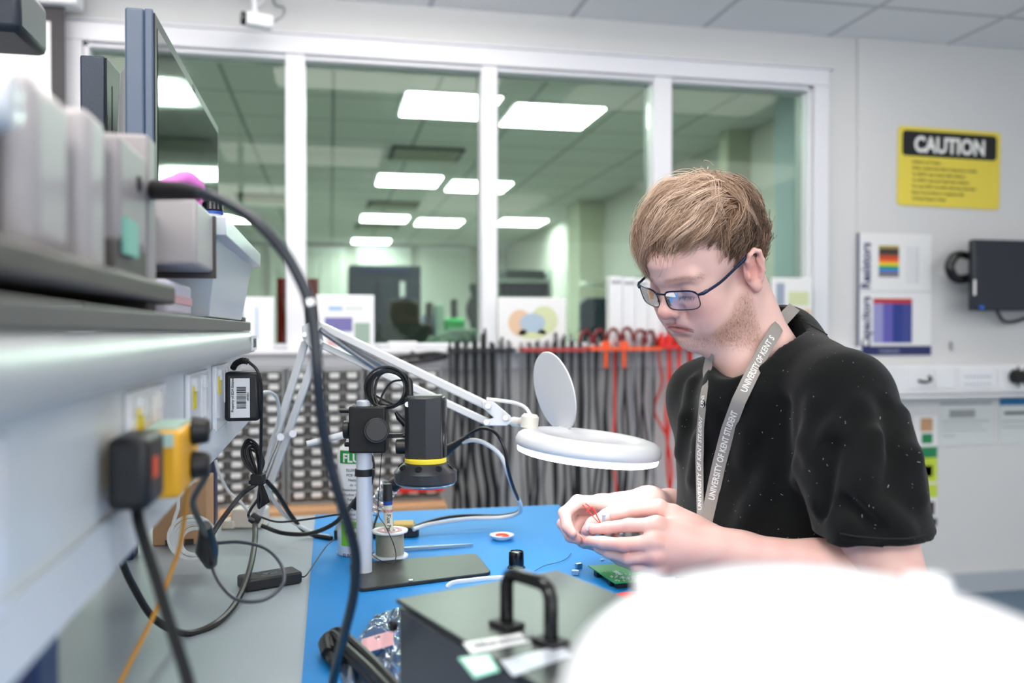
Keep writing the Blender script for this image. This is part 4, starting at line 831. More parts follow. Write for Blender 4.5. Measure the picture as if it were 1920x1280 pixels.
MB().box((-.143, .66, R0+.054), (-.140, .70, R0+.080)).build('green_label', mat('label_mint', (130, 196, 176), .5), im, smooth=0)
ib('lower_panel', 'instrument_dark', -.30, -.144, .645, .75, .040, .064, .002)
MB().lathe([(.0001, .01), (.012, .008), (.015, 0), (.015, -.01)], (-.149, .44, R0+.105), (1, 0, 0), 24).build('white_knob', 'white_gloss', im)
# black slab, tub, container
t_ = thing('storage_tub', 'low lilac and white storage tub at the shelf edge under the instrument', 'tub', (-.3, 1.2, ST))
MB().box((-.33, .88, ST+.0005), (-.150, 1.02, ST+.034)).build('tub_body', mat('tub_lilac', (206, 200, 216), .4), t_, bevel=.004)
MB().box((-.150, .885, ST+.012), (-.1485, 1.015, ST+.020)).build('pink_band', 'pink_soft', t_, smooth=0)
cn = thing('plastic_container', 'translucent white plastic container with black screw cap at the shelf corner', 'container', (-.165, 1.3, ST))
mat('milky_plastic', (226, 234, 242), .25, trans=.25, sss=.2)
vs = []
for (x0, x1, y0, y1, z) in ((-.200, -.142, 1.10, 1.49, .0165), (-.200, -.128, 1.07, 1.52, .106), (-.202, -.116, 1.045, 1.545, .108), (-.202, -.116, 1.045, 1.545, .130)):
    vs += [(x0, y0, R0+z), (x1, y0, R0+z), (x1, y1, R0+z), (x0, y1, R0+z)]
mb = MB(); mb.add(vs, [(3, 2, 1, 0)]+[(4*l+k, 4*l+(k+1) % 4, 4*l+4+(k+1) % 4, 4*l+4+k) for l in range(3) for k in range(4)]+[(12, 13, 14, 15)]); mb.build('container_body', 'milky_plastic', cn, bevel=.004, seg=3)
cp = PZ(398, 400, R0+.1415); cp = Vector((-.158, 1.11, R0+.130)); cp = P(398, 402, 1.11)
MB().cyl((cp.x, cp.y, R0+.128), cp, .015, .012, 20).build('container_neck', 'milky_plastic', cn)
MB().cyl(cp, cp+Z_*.0035, .0135, n=28).build('blue_collar', 'band_blue', cn)
MB().cyl(cp+Z_*.0035, cp+Z_*.016, .0132, .012, n=28).build('screw_cap', 'black_gloss', cn, bevel=.002)
tag(MB().box((-.20, 1.50, ST+.0003), (-.142, 1.565, ST+.008)).build('black_slab', 'dark_plastic', bevel=.001), 'flat black slab lying on the shelf corner below the container', 'slab')
# monitor
mo = thing('computer_monitor', 'large blue-grey framed monitor seen edge-on, standing on the shelf', 'monitor', (-.24, 1.3, ST))
mat('monitor_frame', (74, 90, 112), .35); mat('monitor_back', (120, 122, 124), .4); mat('bezel', (28, 31, 34), .45, spec=.2); mat('screen_glass', (30, 38, 36), .07, spec=.25)
mx = -.206; m0, m1 = 1.115, 1.725; zt_ = R0+.383; zb_ = R0+.035
MB().box((mx-.032, m0, zb_), (mx-.010, m1, zt_)).build('rear_frame', 'monitor_frame', mo, bevel=.003)
MB().box((mx-.010, m0, zb_), (mx, m1, zt_)).build('front_bezel', 'monitor_frame', mo, bevel=.002)
MB().box((mx-.001, m0+.004, zb_+.004), (mx+.0015, m1-.004, zt_-.004)).build('bezel_face', 'bezel', mo, smooth=0)
MB().box((mx+.0015, m0+.018, zb_+.03), (mx+.0022, m1-.016, zt_-.018)).build('screen', 'screen_glass', mo, smooth=0)
MB().prism([(m0+.05, .10), (m1-.05, .10), (m1-.10, .34), (m0+.10, .34)], (mx-.032, 0, R0), Y_, Z_, -X_, .028).build('rear_housing', 'monitor_back', mo, bevel=.008)
MB().box((mx-.075, 1.38, ST+.012), (mx-.06, 1.46, R0+.24)).build('stand_neck', 'monitor_frame', mo, bevel=.004)
MB().box((mx-.095, 1.26, ST), (mx-.035, 1.58, ST+.012)).build('stand_foot', 'monitor_frame', mo, bevel=.004)
t6 = MB(); text_on(t6, 'DELL', (mx+.0016, m0+.30, zt_-.014), Y_, Z_, .010, .01); t6.build('logo_lettering', 'grey_print', mo, smooth=0)
# slim computer behind
g0 = P(155, 112, 1.26); g1 = P(200, 105, 1.26)
pc2 = thing('computer_tower', 'slim dark blue computer case standing behind the monitor', 'computer', (g1.x-.02, g1.y+.05, ST))
top = CZ+515/1650*1.26
MB().box((g1.x-.036, g1.y, ST), (g1.x-.003, g1.y+.105, top)).build('case_body', mat('case_blue', (42, 54, 70), .45, bump=.2, bscale=600), pc2, bevel=.003)
MB().box((g1.x-.003, g1.y+.001, ST+.01), (g1.x, g1.y+.104, top-.002)).build('side_panel', 'bezel', pc2, bevel=.001)
for k in (.03, .075): MB().box((g1.x-.0005, g1.y+k, top-.17), (g1.x+.0007, g1.y+k+.004, top-.035)).build('side_slot', 'black_matt', pc2, smooth=0)
# gloves
mat('glove_pink', (236, 130, 214), .6, bump=.3, bscale=60)
gl = MB(); gz = R0+.133
for (a, b, c_, r) in (((-.170, .93, .004), (-.148, .935, .011), (-.130, .95, .007), .0085), ((-.178, .95, .006), (-.155, .96, .020), (-.132, .96, .016), .0080), ((-.160, .92, .008), (-.140, .925, .020), (-.128, .94, .008), .0070),
                      ((-.185, .93, .004), (-.198, .93, .024), (-.205, .94, .036), .0085), ((-.188, .95, .012), (-.184, .95, .032), (-.188, .94, .008), .0080), ((-.168, .97, .003), (-.150, .98, .006), (-.136, .99, .004), .0070)):
    gl.tube(spl([Vector(v_)+Vector((0, 0, gz-.0)) for v_ in (a, b, c_)], 6), r, 10)
go = gl.build('rubber_glove', 'glove_pink'); rm = go.modifiers.new('r', 'REMESH'); rm.mode = 'VOXEL'; rm.voxel_size = .0025; rm.use_smooth_shade = True
smm = go.modifiers.new('s', 'SMOOTH'); smm.iterations = 4
tag(go, 'crumpled bright pink rubber glove lying on top of the grey instrument', 'glove')

# ------------------------------------------------------------------ adapters, plugs and cables on the trunking
xf = -.146
ad = thing('plug_adapter', 'black plug-in power adapter with barcode label on the trunking end', 'power adapter', (xf, 1.30, R0-.1))
a, b = P(423, 697, 1.24), P(487, 790, 1.24)
yA = (a.y+b.y)/2
MB().box((a.x-.002, yA, b.z), (b.x, yA+.034, a.z)).build('adapter_body', 'dark_plastic', ad, bevel=.006, seg=3)
c0_, c1_ = P(411, 731, 1.24), P(432, 788, 1.24)
MB().box((xf+.0005, yA+.002, c1_.z), (c1_.x, yA+.04, P(411, 758, 1.24).z)).box((xf+.0005, yA+.008, P(411, 757, 1.24).z), (c1_.x, yA+.032, c0_.z)).build('plug_pins_housing', 'black_matt', ad, bevel=.002)
l0, l1 = P(432, 709, 1.238), P(468, 783, 1.238)
MB().box((l0.x, yA-.0006, l1.z), (l1.x, yA, l0.z)).build('barcode_label', 'paper', ad, smooth=0)
bc_ = MB(); zc_ = l0.z-.012; rnd = random.Random(5)
while zc_ > l1.z+.014: h_ = rnd.choice((.0006, .0009, .0015)); bc_.box((l0.x+.0085, yA-.0009, zc_-h_), (l1.x-.005, yA-.0006, zc_)); zc_ -= h_+rnd.choice((.0005, .0008, .001))
text_on(bc_, 'Property of EDA Estates', (l0.x+.0045, yA-.0006, l1.z+.008), Z_, -X_, .0048, .01, ext=.0002); text_on(bc_, '442021', (l1.x-.0012, yA-.0006, l1.z+.024), Z_, -X_, .004, .01, ext=.0002)
bc_.build('barcode', 'ink', ad, smooth=0)
sp0 = [P(437, 690, 1.245), P(443, 681, 1.24), P(455, 676, 1.235), P(466, 678, 1.235)]; sr_ = MB()
pts = spl(sp0, 8)
for k in range(0, len(pts)-1, 2): sr_.tube([pts[k], pts[k]+(pts[k+1]-pts[k]).normalized()*.0012], .0046, 10)
sr_.tube(pts, .0026, 8); sr_.build('strain_relief', 'black_rubber', ad)
MB().tube(spl([P(466, 678, 1.235), P(482, 694, 1.235), P(490, 725, 1.24), P(490, 780, 1.25), P(489, 840, 1.26), P(487, 892, 1.27)]), .0022, 8).build('output_cable', 'cable_black', ad)
bu = MB()
def U_(px, py, k): return P(px, py, 1.27+.004*k)
for k, (w1, w2, tp) in enumerate(((454, 486, 824), (459, 489, 831), (465, 492, 838), (457, 480, 828), (470, 494, 846))):
    bu.tube(spl([U_(484, 895, k), U_(w1+6, 868, k), U_(w1, 845, k), U_((w1+w2)/2-4, tp, k), U_(w2, tp+18, k), U_(488, 895, k), U_(484+k*4, 935, k), U_(486+k*4, 952-k*3, k), U_(490+k*3, 935, k), U_(486, 896, k)]), .0021, 7)
bu.tube(spl([U_(484, 935, 0), U_(470, 955, 0), U_(466, 968, 0), P(476, 975, 1.36)]), .0021, 7)
tag(bu.build('cable_bundle', 'cable_black'), 'folded thin black cable bundle hanging beside the trunking end', 'cable')
tag(MB().obox(U_(484, 898, 1), RV, FH, Z_, .0095, .008, .008).obox(U_(472, 904, 1), RV, FH, Z_, .004, .004, .003).build('cable_strap', 'black_matt', bevel=.002), 'black fabric strap tying the hanging thin cable bundle', 'strap')
# wood box, white coil
a, b = P(286, 1028, 1.47), P(384, 1028, 1.47)
wbx = thing('wooden_box', 'light wooden box on the bench behind the white cable coil', 'box', ((a.x+b.x)/2, a.y+.03, BZ))
MB().box((a.x, a.y, BZ+.0005), (b.x, a.y+.10, BZ+.105)).build('box_body', 'wood', wbx, bevel=.0015)
MB().box((a.x+.02, a.y-.001, BZ+.001), (a.x+.035, a.y, BZ+.01)).box((b.x-.035, a.y-.001, BZ+.001), (b.x-.02, a.y, BZ+.01)).build('finger_joint', 'brown_dark', wbx, smooth=0)
wc_ = MB()
for k in range(6):
    dd = 1.30+.004*k; cx_, cy_ = 360+k*1.5, 1008+(k % 3)*3; rr = 44-k*3.2; off = 0
    wc_.tube([P(cx_+rr*math.cos(a_), cy_+rr*.92*math.sin(a_)+(k % 2)*2, dd) for a_ in np.linspace(0, 6.283, 36)], .0027, 7, caps=False)
wc_.tube(spl([P(333, 925, 1.30), P(334, 950, 1.30), P(328, 970, 1.30), P(320, 1000, 1.30)]), .0027, 7)
tag(wc_.build('cable_coil', 'white_cable'), 'coiled white cable hanging below the trunking in front of the wooden box', 'cable')
def cable(name, pts, r, m, label, n=8): return tag(MB().tube(spl([P(*p_) for p_ in pts], 8), r, n).build(name, m), label, 'cable')
cable('power_cable', [(478, 978, 1.40), (478, 1010, 1.33), (470, 1060, 1.24), (448, 1120, 1.15), (410, 1165, 1.075), (350, 1187, 1.035), (290, 1160, 1.0), (248, 1095, .97), (228, 1050, .95), (222, 1030, .94)], .0042, 'cable_black', 'thick black cable hanging in a wide loop over the grey bench')
cable('mains_cable', [(490, 985, 1.45), (530, 999, 1.45), (580, 1000, 1.43), (625, 982, 1.40), (652, 955, 1.37), (666, 938, 1.36)], .0036, 'cable_black', 'black cable sagging from the knot to the connector by the spray can')
cable('signal_cable', [(486, 968, 1.44), (520, 978, 1.44), (570, 974, 1.43), (620, 966, 1.40), (650, 962, 1.38)], .0017, 'cable_black', 'thin black cable running level above the sagging black cable')
tag(MB().tube([P(664, 950, 1.36), P(675, 935, 1.355)], [.007, .008], 10).build('cable_connector', 'cable_black'), 'black cable connector beside the spray can', 'connector')
tag(MB().tube([P(470, 968, 1.40), P(486, 978, 1.40)], [.0085, .0085], 12).build('cable_knot', 'black_matt', bevel=.002), 'black tape knot joining the cables above the bench', 'knot')
cable('black_cable', [(500, 902, 1.42), (520, 925, 1.45), (545, 965, 1.5), (575, 998, 1.53), (622, 1009, 1.50)], .0038, 'cable_black', 'black cable sloping down from the lamp arm to the iron stand')
cable('white_cable', [(497, 907, 1.44), (515, 940, 1.47), (545, 975, 1.51), (590, 1000, 1.53), (618, 1006, 1.52)], .0034, 'white_cable', 'white cable sloping down beside the black one to the iron stand')
cable('black_cable', [(484, 905, 1.40), (455, 925, 1.38), (430, 955, 1.34), (405, 990, 1.30), (388, 1020, 1.26), (380, 1035, 1.24)], .0038, 'cable_black', 'black cable crossing behind the bundle towards the white coil')
cable('white_cable', [(404, 862, 1.50), (410, 885, 1.50), (428, 920, 1.52), (452, 942, 1.53), (470, 965, 1.56)], .0026, 'white_cable', 'thin white cable curving from the blue upright to the lamp foot')
cable('white_cable', [(488, 736, 1.40), (508, 736, 1.45), (521, 752, 1.50), (522, 790, 1.53), (508, 830, 1.55), (497, 880, 1.57)], .0030, 'white_cable', 'white cable curling out behind the adapter down the lamp arm')
cable('black_cable', [(394, 1014, .98), (393, 1045, .95), (410, 1090, .92), (445, 1124, .90), (495, 1124, .90), (530, 1095, .92), (528, 1060, .95), (498, 1028, .97), (450, 1016, .98), (405, 1018, .98)], .0019, 'cable_grey', 'thin dark cable forming a round loop over the bench')
cable('orange_cable', [(352, 900, .74), (348, 950, .76), (338, 1020, .78), (318, 1080, .78), (290, 1150, .76), (255, 1220, .72), (215, 1300, .70)], .0020, mat('orange_cable', (214, 150, 50), .5), 'thin orange cable dropping from the yellow adapter across the bench')
bkp = thing('mains_plug', 'black mains plug in the trunking, nearest the camera', 'plug', (xf, .655, R0-.1))
MB().box((xf+.0005, .62, R0-.120), (-.118, .675, R0-.071)).build('plug_body', 'black_rubber', bkp, bevel=.006, seg=3)
MB().box((-.1185, .632, R0-.100), (-.1172, .646, R0-.086)).build('red_mark', 'orange_plastic', bkp, smooth=0)
MB().tube(spl([Vector((-.132, .648, R0-.118)), P(262, 985, .60), P(290, 1075, .58), P(322, 1180, .555), P(345, 1250, .54), P(362, 1310, .53)]), [.0055, .0045]+[.0040]*39, 8).build('plug_cable', 'cable_black', bkp)
yb = thing('safety_adapter', 'yellow safety socket adapter in the trunking with black plugs in it', 'adapter', (xf, .76, R0-.1))
MB().box((xf+.0005, .705, R0-.128), (-.112, .80, R0-.076)).build('adapter_body', mat('safety_yellow', (240, 176, 30), .45), yb, bevel=.005, seg=3)
MB().box((xf+.006, .715, R0-.0765), (-.116, .785, R0-.0745)).build('round_sticker', mat('mint2', (190, 220, 205), .5), yb, smooth=0)
MB().box((xf+.01, .704, R0-.088), (-.117, .7055, R0-.078)).build('front_sticker', 'mint2', yb, smooth=0)
for z_, nm in ((-.082, 'upper'), (-.110, 'lower')):
    MB().cyl((-.112, .76, R0+z_), (-.098, .76, R0+z_), .012, .010, 16).build('black_plug', 'black_rubber', yb, bevel=.002)
MB().tube(spl([Vector((-.100, .76, R0-.118)), P(362, 940, .80), P(378, 985, .86), P(388, 1010, .92), P(396, 1030, .97)]), .003, 8).build('plug_lead', 'cable_black', yb)
tag(MB().tube([P(385, 985, .90), P(388, 1030, .93), P(395, 1056, .95)], [.006, .012, .007], 10).build('cable_connector', 'cable_black'), 'black in-line connector hanging in front of the white coil', 'connector')
# ------------------------------------------------------------------ big foreground cable
cz_ = [(300, 357, .70), (345, 358, .68), (385, 364, .66), (430, 383, .65), (480, 415, .64), (525, 462, .64), (558, 515, .64), (580, 568, .64), (590, 630, .64), (595, 700, .64), (602, 780, .65), (616, 855, .66), (636, 930, .67), (655, 990, .69), (667, 1045, .71), (664, 1110, .73), (648, 1180, .76), (632, 1240, .80), (618, 1310, .84)]
bgc = thing('hose_cable', 'thick dark grey cable arching from the instrument down to the bench', 'cable', P(300, 357, .70))
MB().tube(spl([P(*p_) for p_ in cz_], 8), .0043, 12).build('cable_run', mat('hose_grey', (40, 45, 54), .32), bgc)
c3 = [P(288, 356, .73), P(300, 357, .70), P(340, 358, .68), P(375, 362, .665)]
MB().tube(c3, [.0085, .008, .0072, .005], 14).build('cable_boot', 'black_rubber', bgc)
MB().tube([P(578, 562, .64), P(581, 573, .64)], .0047, 12).build('white_marker', 'chrome', bgc)
tag(MB().tube(spl([Vector((-.17, .62, CZ-.13)), P(-60, 1290, .40), P(-10, 1280, .42), P(30, 1235, .45), P(45, 1200, .5)]), .004, 8).build('grey_cable', 'cable_grey'), 'grey cable curving under the trunking at the bottom left corner', 'cable')

# ------------------------------------------------------------------ white magnifier lamp
mat('lamp_white', (222, 224, 228), .35, coat=.1); mat('lamp_cream', (226, 222, 214), .35)
emit('led_glow', (240, 248, 255), 10)
lm = thing('magnifier_lamp', 'white spring-arm magnifier lamp with lit ring head over the hands', 'lamp', P(470, 990, 1.62))
fb = P(470, 990, 1.62); fb.z = BZ
MB().obox(Vector((fb.x, fb.y, BZ+.018)), RV, FH, Z_, .030, .022, .0175).build('bench_clamp', 'lamp_cream', lm, bevel=.004)
MB().obox(Vector((fb.x-.035, fb.y, BZ+.008)), RV, FH, Z_, .012, .02, .0075).build('clamp_foot', 'lamp_cream', lm, bevel=.003)
MB().cyl(Vector((fb.x+.003, fb.y, BZ+.03)), P(478, 950, 1.62), .010).build('swivel_post', 'alu', lm)
def bar(name, a, b, w, m, par=lm, h=None):
    a, b = Vector(a), Vector(b); t_ = (b-a).normalized(); s_ = t_.cross(FH).normalized(); return MB().obox((a+b)/2, t_, s_, t_.cross(s_), (b-a).length/2, w, h or w).build(name, m, par, bevel=w*.35)
bar('lower_bar', P(468, 975, 1.61), P(573, 640, 1.56), .0062, 'lamp_white'); bar('lower_bar', P(482, 975, 1.60), P(601, 640, 1.54), .0062, 'lamp_white')
for (x, y) in ((526, 819), (549, 813)): MB().cyl(P(x, y, 1.565), P(x, y, 1.545), .0065, n=16).build('arm_bolt', 'alu', lm)
def spring(name, a, b, r, turns, wr, m='steel'):
    a, b = Vector(a), Vector(b); t_ = (b-a).normalized(); u_ = t_.orthogonal().normalized(); v_ = t_.cross(u_); n = int(turns*8); L = (b-a).length
    return MB().tube([a+t_*(L*k/n)+(u_*math.cos(k*math.pi/4)+v_*math.sin(k*math.pi/4))*r for k in range(n+1)], wr, 4).build(name, m, lm)
spring('arm_spring', P(530, 815, 1.57), P(495, 900, 1.59), .0045, 34, .0009)
# elbow
el = [(566, 612), (582, 603), (600, 606), (606, 640), (598, 655), (584, 658), (568, 634)]
mb = MB(); ps_ = [P(x, y, 1.535) for x, y in el]; n = len(ps_); mb.add(ps_+[P(x, y, 1.575) for x, y in el], [tuple(range(n)), tuple(range(2*n-1, n-1, -1))]+[(k, n+k, n+(k+1) % n, (k+1) % n) for k in range(n)]); mb.build('elbow_bracket', 'lamp_white', lm, bevel=.002)
for (x, y) in ((571, 627), (587, 648), (597, 615), (600, 640)): MB().cyl(P(x, y, 1.536), P(x, y, 1.530), .0045, n=14).build('elbow_bolt', 'steel', lm)
bar('upper_bar', P(594, 607, 1.545), P(930, 768, 1.39), .0068, 'lamp_white'); bar('upper_bar', P(600, 645, 1.545), P(918, 793, 1.39), .0058, 'lamp_white')
spring('arm_spring', P(600, 618, 1.53), P(716, 697, 1.475), .0048, 60, .0009); spring('arm_spring', P(612, 624, 1.55), P(738, 695, 1.49), .0048, 60, .0009)
br_ = [(903, 752), (925, 752), (957, 779), (960, 790), (950, 798), (908, 798), (903, 790), (926, 783), (905, 765)]
mb = MB(); n = len(br_); mb.add([P(x, y, 1.368) for x, y in br_]+[P(x, y, 1.39) for x, y in br_], [tuple(range(n)), tuple(range(2*n-1, n-1, -1))]+[(k, n+k, n+(k+1) % n, (k+1) % n) for k in range(n)]); mb.build('head_bracket', 'lamp_white', lm, bevel=.0015)
for (x, y) in ((915, 761), (948, 783), (912, 791)): MB().cyl(P(x, y, 1.369), P(x, y, 1.362), .0042, n=14).build('bracket_bolt', 'steel', lm)
MB().cyl(P(953, 788, 1.378), P(968, 791, 1.37), .006, n=16).cyl(P(962, 790, 1.375), P(985, 793, 1.36), .0075, .007, n=20).build('head_stem', 'lamp_cream', lm)
hn = (Z_+RV*.105).normalized(); hx = (RV-hn*RV.dot(hn)).normalized(); hy = hn.cross(hx); hc = P(1103, 834, 1.30)
MB().lathe([(.0001, .012), (.010, .012), (.0135, .008), (.0135, -.008), (.010, -.010)], P(993, 791, 1.33), hn, 28).cyl(P(980, 792, 1.36), P(995, 792, 1.33), .009, .010, 16).build('head_joint', 'lamp_cream', lm)
rim = [(.103, -.011), (.1075, -.006), (.1080, .000), (.1055, .007), (.099, .012), (.088, .0145), (.076, .0140), (.068, .0115), (.0635, .007), (.062, .000), (.062, -.009), (.066, -.011)]
MB().lathe(rim, hc, hn, 80, closed=True).build('ring_head', 'lamp_white', lm, smooth=60)
MB().lathe([(.068, -.0112), (.103, -.0112), (.1045, -.0125), (.1035, -.0165), (.098, -.0185), (.070, -.0185), (.068, -.016)], hc, hn, 80, closed=True).build('led_diffuser', 'led_glow', lm, smooth=60)
MB().lathe([(.0625, -.002), (.03, .002), (.0001, .003)], hc, hn, 48).build('magnifier_lens', 'clear_lens', lm)
la = (Z_*math.cos(.23)-RV*math.sin(.23)).normalized(); nn = (-FH*.42-RV*.90); nn = (nn-la*nn.dot(la)).normalized(); cvc = P(1039, 734, 1.385)
MB().lathe([(.0001, .0015), (.060, .0015), (.0635, .001), (.0645, -.001), (.063, -.002), (.0001, -.002)], cvc, nn, 64).build('lens_cover', 'lamp_white', lm, smooth=50)
MB().obox(P(1053, 812, 1.37), hx, hy, hn, .010, .006, .005).obox(cvc-la*.064, hx, hy, la, .006, .004, .008).build('cover_hinge', 'lamp_white', lm, bevel=.002)
MB().tube(spl([P(912, 748, 1.385), P(940, 751, 1.385), P(968, 756, 1.375), P(986, 765, 1.36), P(996, 781, 1.34)]), .0030, 8).build('lamp_cable', 'white_cable', lm)

# ------------------------------------------------------------------ out-of-focus lamp head in front
m2 = thing('magnifier_lamp', 'large blurred white lamp head filling the bottom right foreground', 'lamp', P(2300, 1900, .42))
c2_ = P(1632, 1346, .315); n2 = (Z_*math.cos(.21)-FH*math.sin(.21)+RV*.02).normalized(); x2 = (RV-n2*RV.dot(n2)).normalized(); y2 = n2.cross(x2)
MB().lathe([(.100, -.024), (.110, -.016), (.113, -.006), (.111, .002), (.104, .008), (.090, .011), (.070, .011), (.066, .009), (.064, -.02)], c2_, n2, 96, closed=True).build('ring_head', 'lamp_white', m2, smooth=60)
MB().lathe([(.0001, .0125), (.064, .0125), (.070, .011), (.070, .006), (.0001, .006)], c2_, n2, 64).build('lens_cover', 'lamp_white', m2, smooth=50)
MB().obox(c2_+x2*.056+y2*.080+n2*.010, x2, y2, n2, .010, .007, .005).build('hinge_block', 'lamp_white', m2, bevel=.004)
MB().obox(c2_-x2*.068+y2*.076+n2*.010, x2, y2, n2, .007, .007, .004).build('switch', 'lamp_white', m2, bevel=.003)
MB().lathe([(.067, -.024), (.098, -.024), (.098, -.030), (.067, -.030)], c2_, n2, 64, closed=True).build('led_diffuser', 'milky_plastic', m2, smooth=60)
aa = c2_+x2*.110; ab = aa+x2*.06+Z_*.01-FH*.02; ac = Vector((BX-.05, -.15, BZ+.42)); 
MB().tube([aa, ab], .011, 12).tube([ab, ac], .009, 10).tube([ac, Vector((BX-.05, -.15, BZ+.003))], .010, 12).build('arm', 'lamp_white', m2)
MB().box((BX-.10, -.19, BZ+.0022), (BX-.003, -.11, BZ+.03)).build('bench_clamp', 'lamp_white', m2, bevel=.003)
# ------------------------------------------------------------------ the person
class SDF:
    """signed distance on a grid; shapes are blended in only near themselves"""
    def __init__(s, lo, hi, h):
        s.lo = np.array(lo, float); s.h = h; s.n = np.ceil((np.array(hi)-s.lo)/h).astype(int)+1
        s.g = np.full(s.n, 1.0, np.float32)
    def _sl(s, lo, hi, pad):
        a = np.maximum(np.floor((np.minimum(lo, hi)-pad-s.lo)/s.h).astype(int), 0); b = np.minimum(np.ceil((np.maximum(lo, hi)+pad-s.lo)/s.h).astype(int)+1, s.n)
        if np.any(b <= a): return None
        sl = tuple(slice(int(a[i]), int(b[i])) for i in range(3))
        ax = [s.lo[i]+s.h*np.arange(int(a[i]), int(b[i])) for i in range(3)]
        return sl, ax[0][:, None, None], ax[1][None, :, None], ax[2][None, None, :]
    def comb(s, sl, d, k, mode):
        g = s.g[sl]
        if mode == 'u':
            h = np.maximum(k-np.abs(g-d), 0)/k if k > 0 else 0; s.g[sl] = np.minimum(g, d)-h*h*k*.25
        else:   # subtract
            d = -d; h = np.maximum(k-np.abs(g-d), 0)/k if k > 0 else 0; s.g[sl] = np.maximum(g, d)+h*h*k*.25
    def ell(s, c, r, k=.01, mode='u', R=None):
        c = np.array(c, float); r = np.array(r, float); m = r.max() if R is not None else r
        q_ = s._sl(c-m, c+m, k+.02)
        if q_ is None: return s
        sl, x, y, z = q_; x, y, z = x-c[0], y-c[1], z-c[2]
        if R is not None: x, y, z = (R[0][0]*x+R[0][1]*y+R[0][2]*z), (R[1][0]*x+R[1][1]*y+R[1][2]*z), (R[2][0]*x+R[2][1]*y+R[2][2]*z)
        k0 = np.sqrt((x/r[0])**2+(y/r[1])**2+(z/r[2])**2)+1e-9; k1 = np.sqrt((x/r[0]**2)**2+(y/r[1]**2)**2+(z/r[2]**2)**2)+1e-9
        s.comb(sl, (k0*(k0-1)/k1).astype(np.float32), k, mode); return s
    def cap(s, a, b, r0, r1=None, k=.01, mode='u', sq=None):
        r1 = r0 if r1 is None else r1; a = np.array(a, float); b = np.array(b, float); m = max(r0, r1)
        q_ = s._sl(np.minimum(a, b)-m, np.maximum(a, b)+m, k+.02)
        if q_ is None: return s
        sl, x, y, z = q_; ba = b-a; L = max(ba.dot(ba), 1e-12)
        t = np.clip(((x-a[0])*ba[0]+(y-a[1])*ba[1]+(z-a[2])*ba[2])/L, 0, 1)
        dx, dy, dz = x-a[0]-t*ba[0], y-a[1]-t*ba[1], z-a[2]-t*ba[2]
        if sq is not None:      # flatten along a unit direction: (dir, factor>1 thins)
            u, f = sq; pr = dx*u[0]+dy*u[1]+dz*u[2]; d = np.sqrt(np.maximum(dx*dx+dy*dy+dz*dz-pr*pr, 0)+(pr*f)**2)
        else: d = np.sqrt(dx*dx+dy*dy+dz*dz)
        s.comb(sl, (d-(r0+(r1-r0)*t)).astype(np.float32), k, mode); return s
    def chain(s, pts, rs, k=.006, mode='u', sq=None):
        for i in range(len(pts)-1): s.cap(pts[i], pts[i+1], rs[i], rs[i+1], k, mode, sq)
        return s
    def mesh(s):
        g = s.g; ins = g < 0
        # surface nets
        n = np.array(g.shape)-1; c8 = [ins[i:i+n[0], j:j+n[1], k:k+n[2]] for i in (0, 1) for j in (0, 1) for k in (0, 1)]
        cnt = sum(c.astype(np.int8) for c in c8); act = (cnt > 0) & (cnt < 8); idx = np.argwhere(act)
        acc = np.zeros((len(idx), 3)); num = np.zeros(len(idx))
        cor = [(i, j, k) for i in (0, 1) for j in (0, 1) for k in (0, 1)]
        val = {c: g[idx[:, 0]+c[0], idx[:, 1]+c[1], idx[:, 2]+c[2]] for c in cor}
        for c in cor:
            for ax in range(3):
                if c[ax] == 0:
                    e = list(c); e[ax] = 1; e = tuple(e); a, b = val[c], val[e]; m = (a < 0) != (b < 0)
                    t = np.where(m, a/np.where(m, a-b, 1), 0); p = np.tile(np.array(c, float), (len(idx), 1)); p[:, ax] = t
                    acc[m] += p[m]; num += m
        V = s.lo+s.h*(idx+acc/num[:, None])
        vid = np.full(tuple(n), -1, np.int64); vid[tuple(idx.T)] = np.arange(len(idx)); F_ = []
        for ax in range(3):
            a, b = [(1, 2), (2, 0), (0, 1)][ax]
            sl0 = [slice(None)]*3; sl1 = [slice(None)]*3; sl0[ax] = slice(0, -1); sl1[ax] = slice(1, None)
            x0, x1 = ins[tuple(sl0)], ins[tuple(sl1)]; e = np.argwhere(x0 != x1)
            e = e[(e[:, a] > 0) & (e[:, b] > 0) & (e[:, a] < n[a]) & (e[:, b] < n[b])]
            fl = x0[tuple(e.T)]
            def at(da, db):
                q = e.copy(); q[:, a] -= da; q[:, b] -= db; return vid[tuple(q.T)]
            qd = np.stack([at(0, 0), at(1, 0), at(1, 1), at(0, 1)], 1); qd[~fl] = qd[~fl][:, ::-1]; F_.append(qd[(qd >= 0).all(1)])
        return V, np.concatenate(F_)
def np_mesh(name, parts, m, parent=None, attrs=None):
    vs, fs, o_ = [], [], 0
    for V, F_ in parts: vs.append(V); fs.append(F_+o_); o_ += len(V)
    V = np.concatenate(vs); F_ = np.concatenate(fs); me = bpy.data.meshes.new(name)
    me.vertices.add(len(V)); me.vertices.foreach_set('co', V.astype(np.float32).ravel()); me.loops.add(F_.size); me.loops.foreach_set('vertex_index', F_.astype(np.int32).ravel())
    me.polygons.add(len(F_)); me.polygons.foreach_set('loop_start', np.arange(0, F_.size, F_.shape[1], dtype=np.int32)); me.polygons.foreach_set('use_smooth', [True]*len(F_))
    me.update(calc_edges=True); me.validate()
    for k, arr in (attrs or {}).items():
        a = me.color_attributes.new(k, 'FLOAT_COLOR', 'POINT'); a.data.foreach_set('color', arr.astype(np.float32).ravel())
    me.materials.append(m if not isinstance(m, str) else M[m]); o = bpy.data.objects.new(name, me); C.objects.link(o)
    if parent is not None: put(o, parent)
    return o
nv = lambda v: np.array(v, float)
RN, UN, FN = nv(RV), nv(Z_), nv(FH)             # screen right, up, away
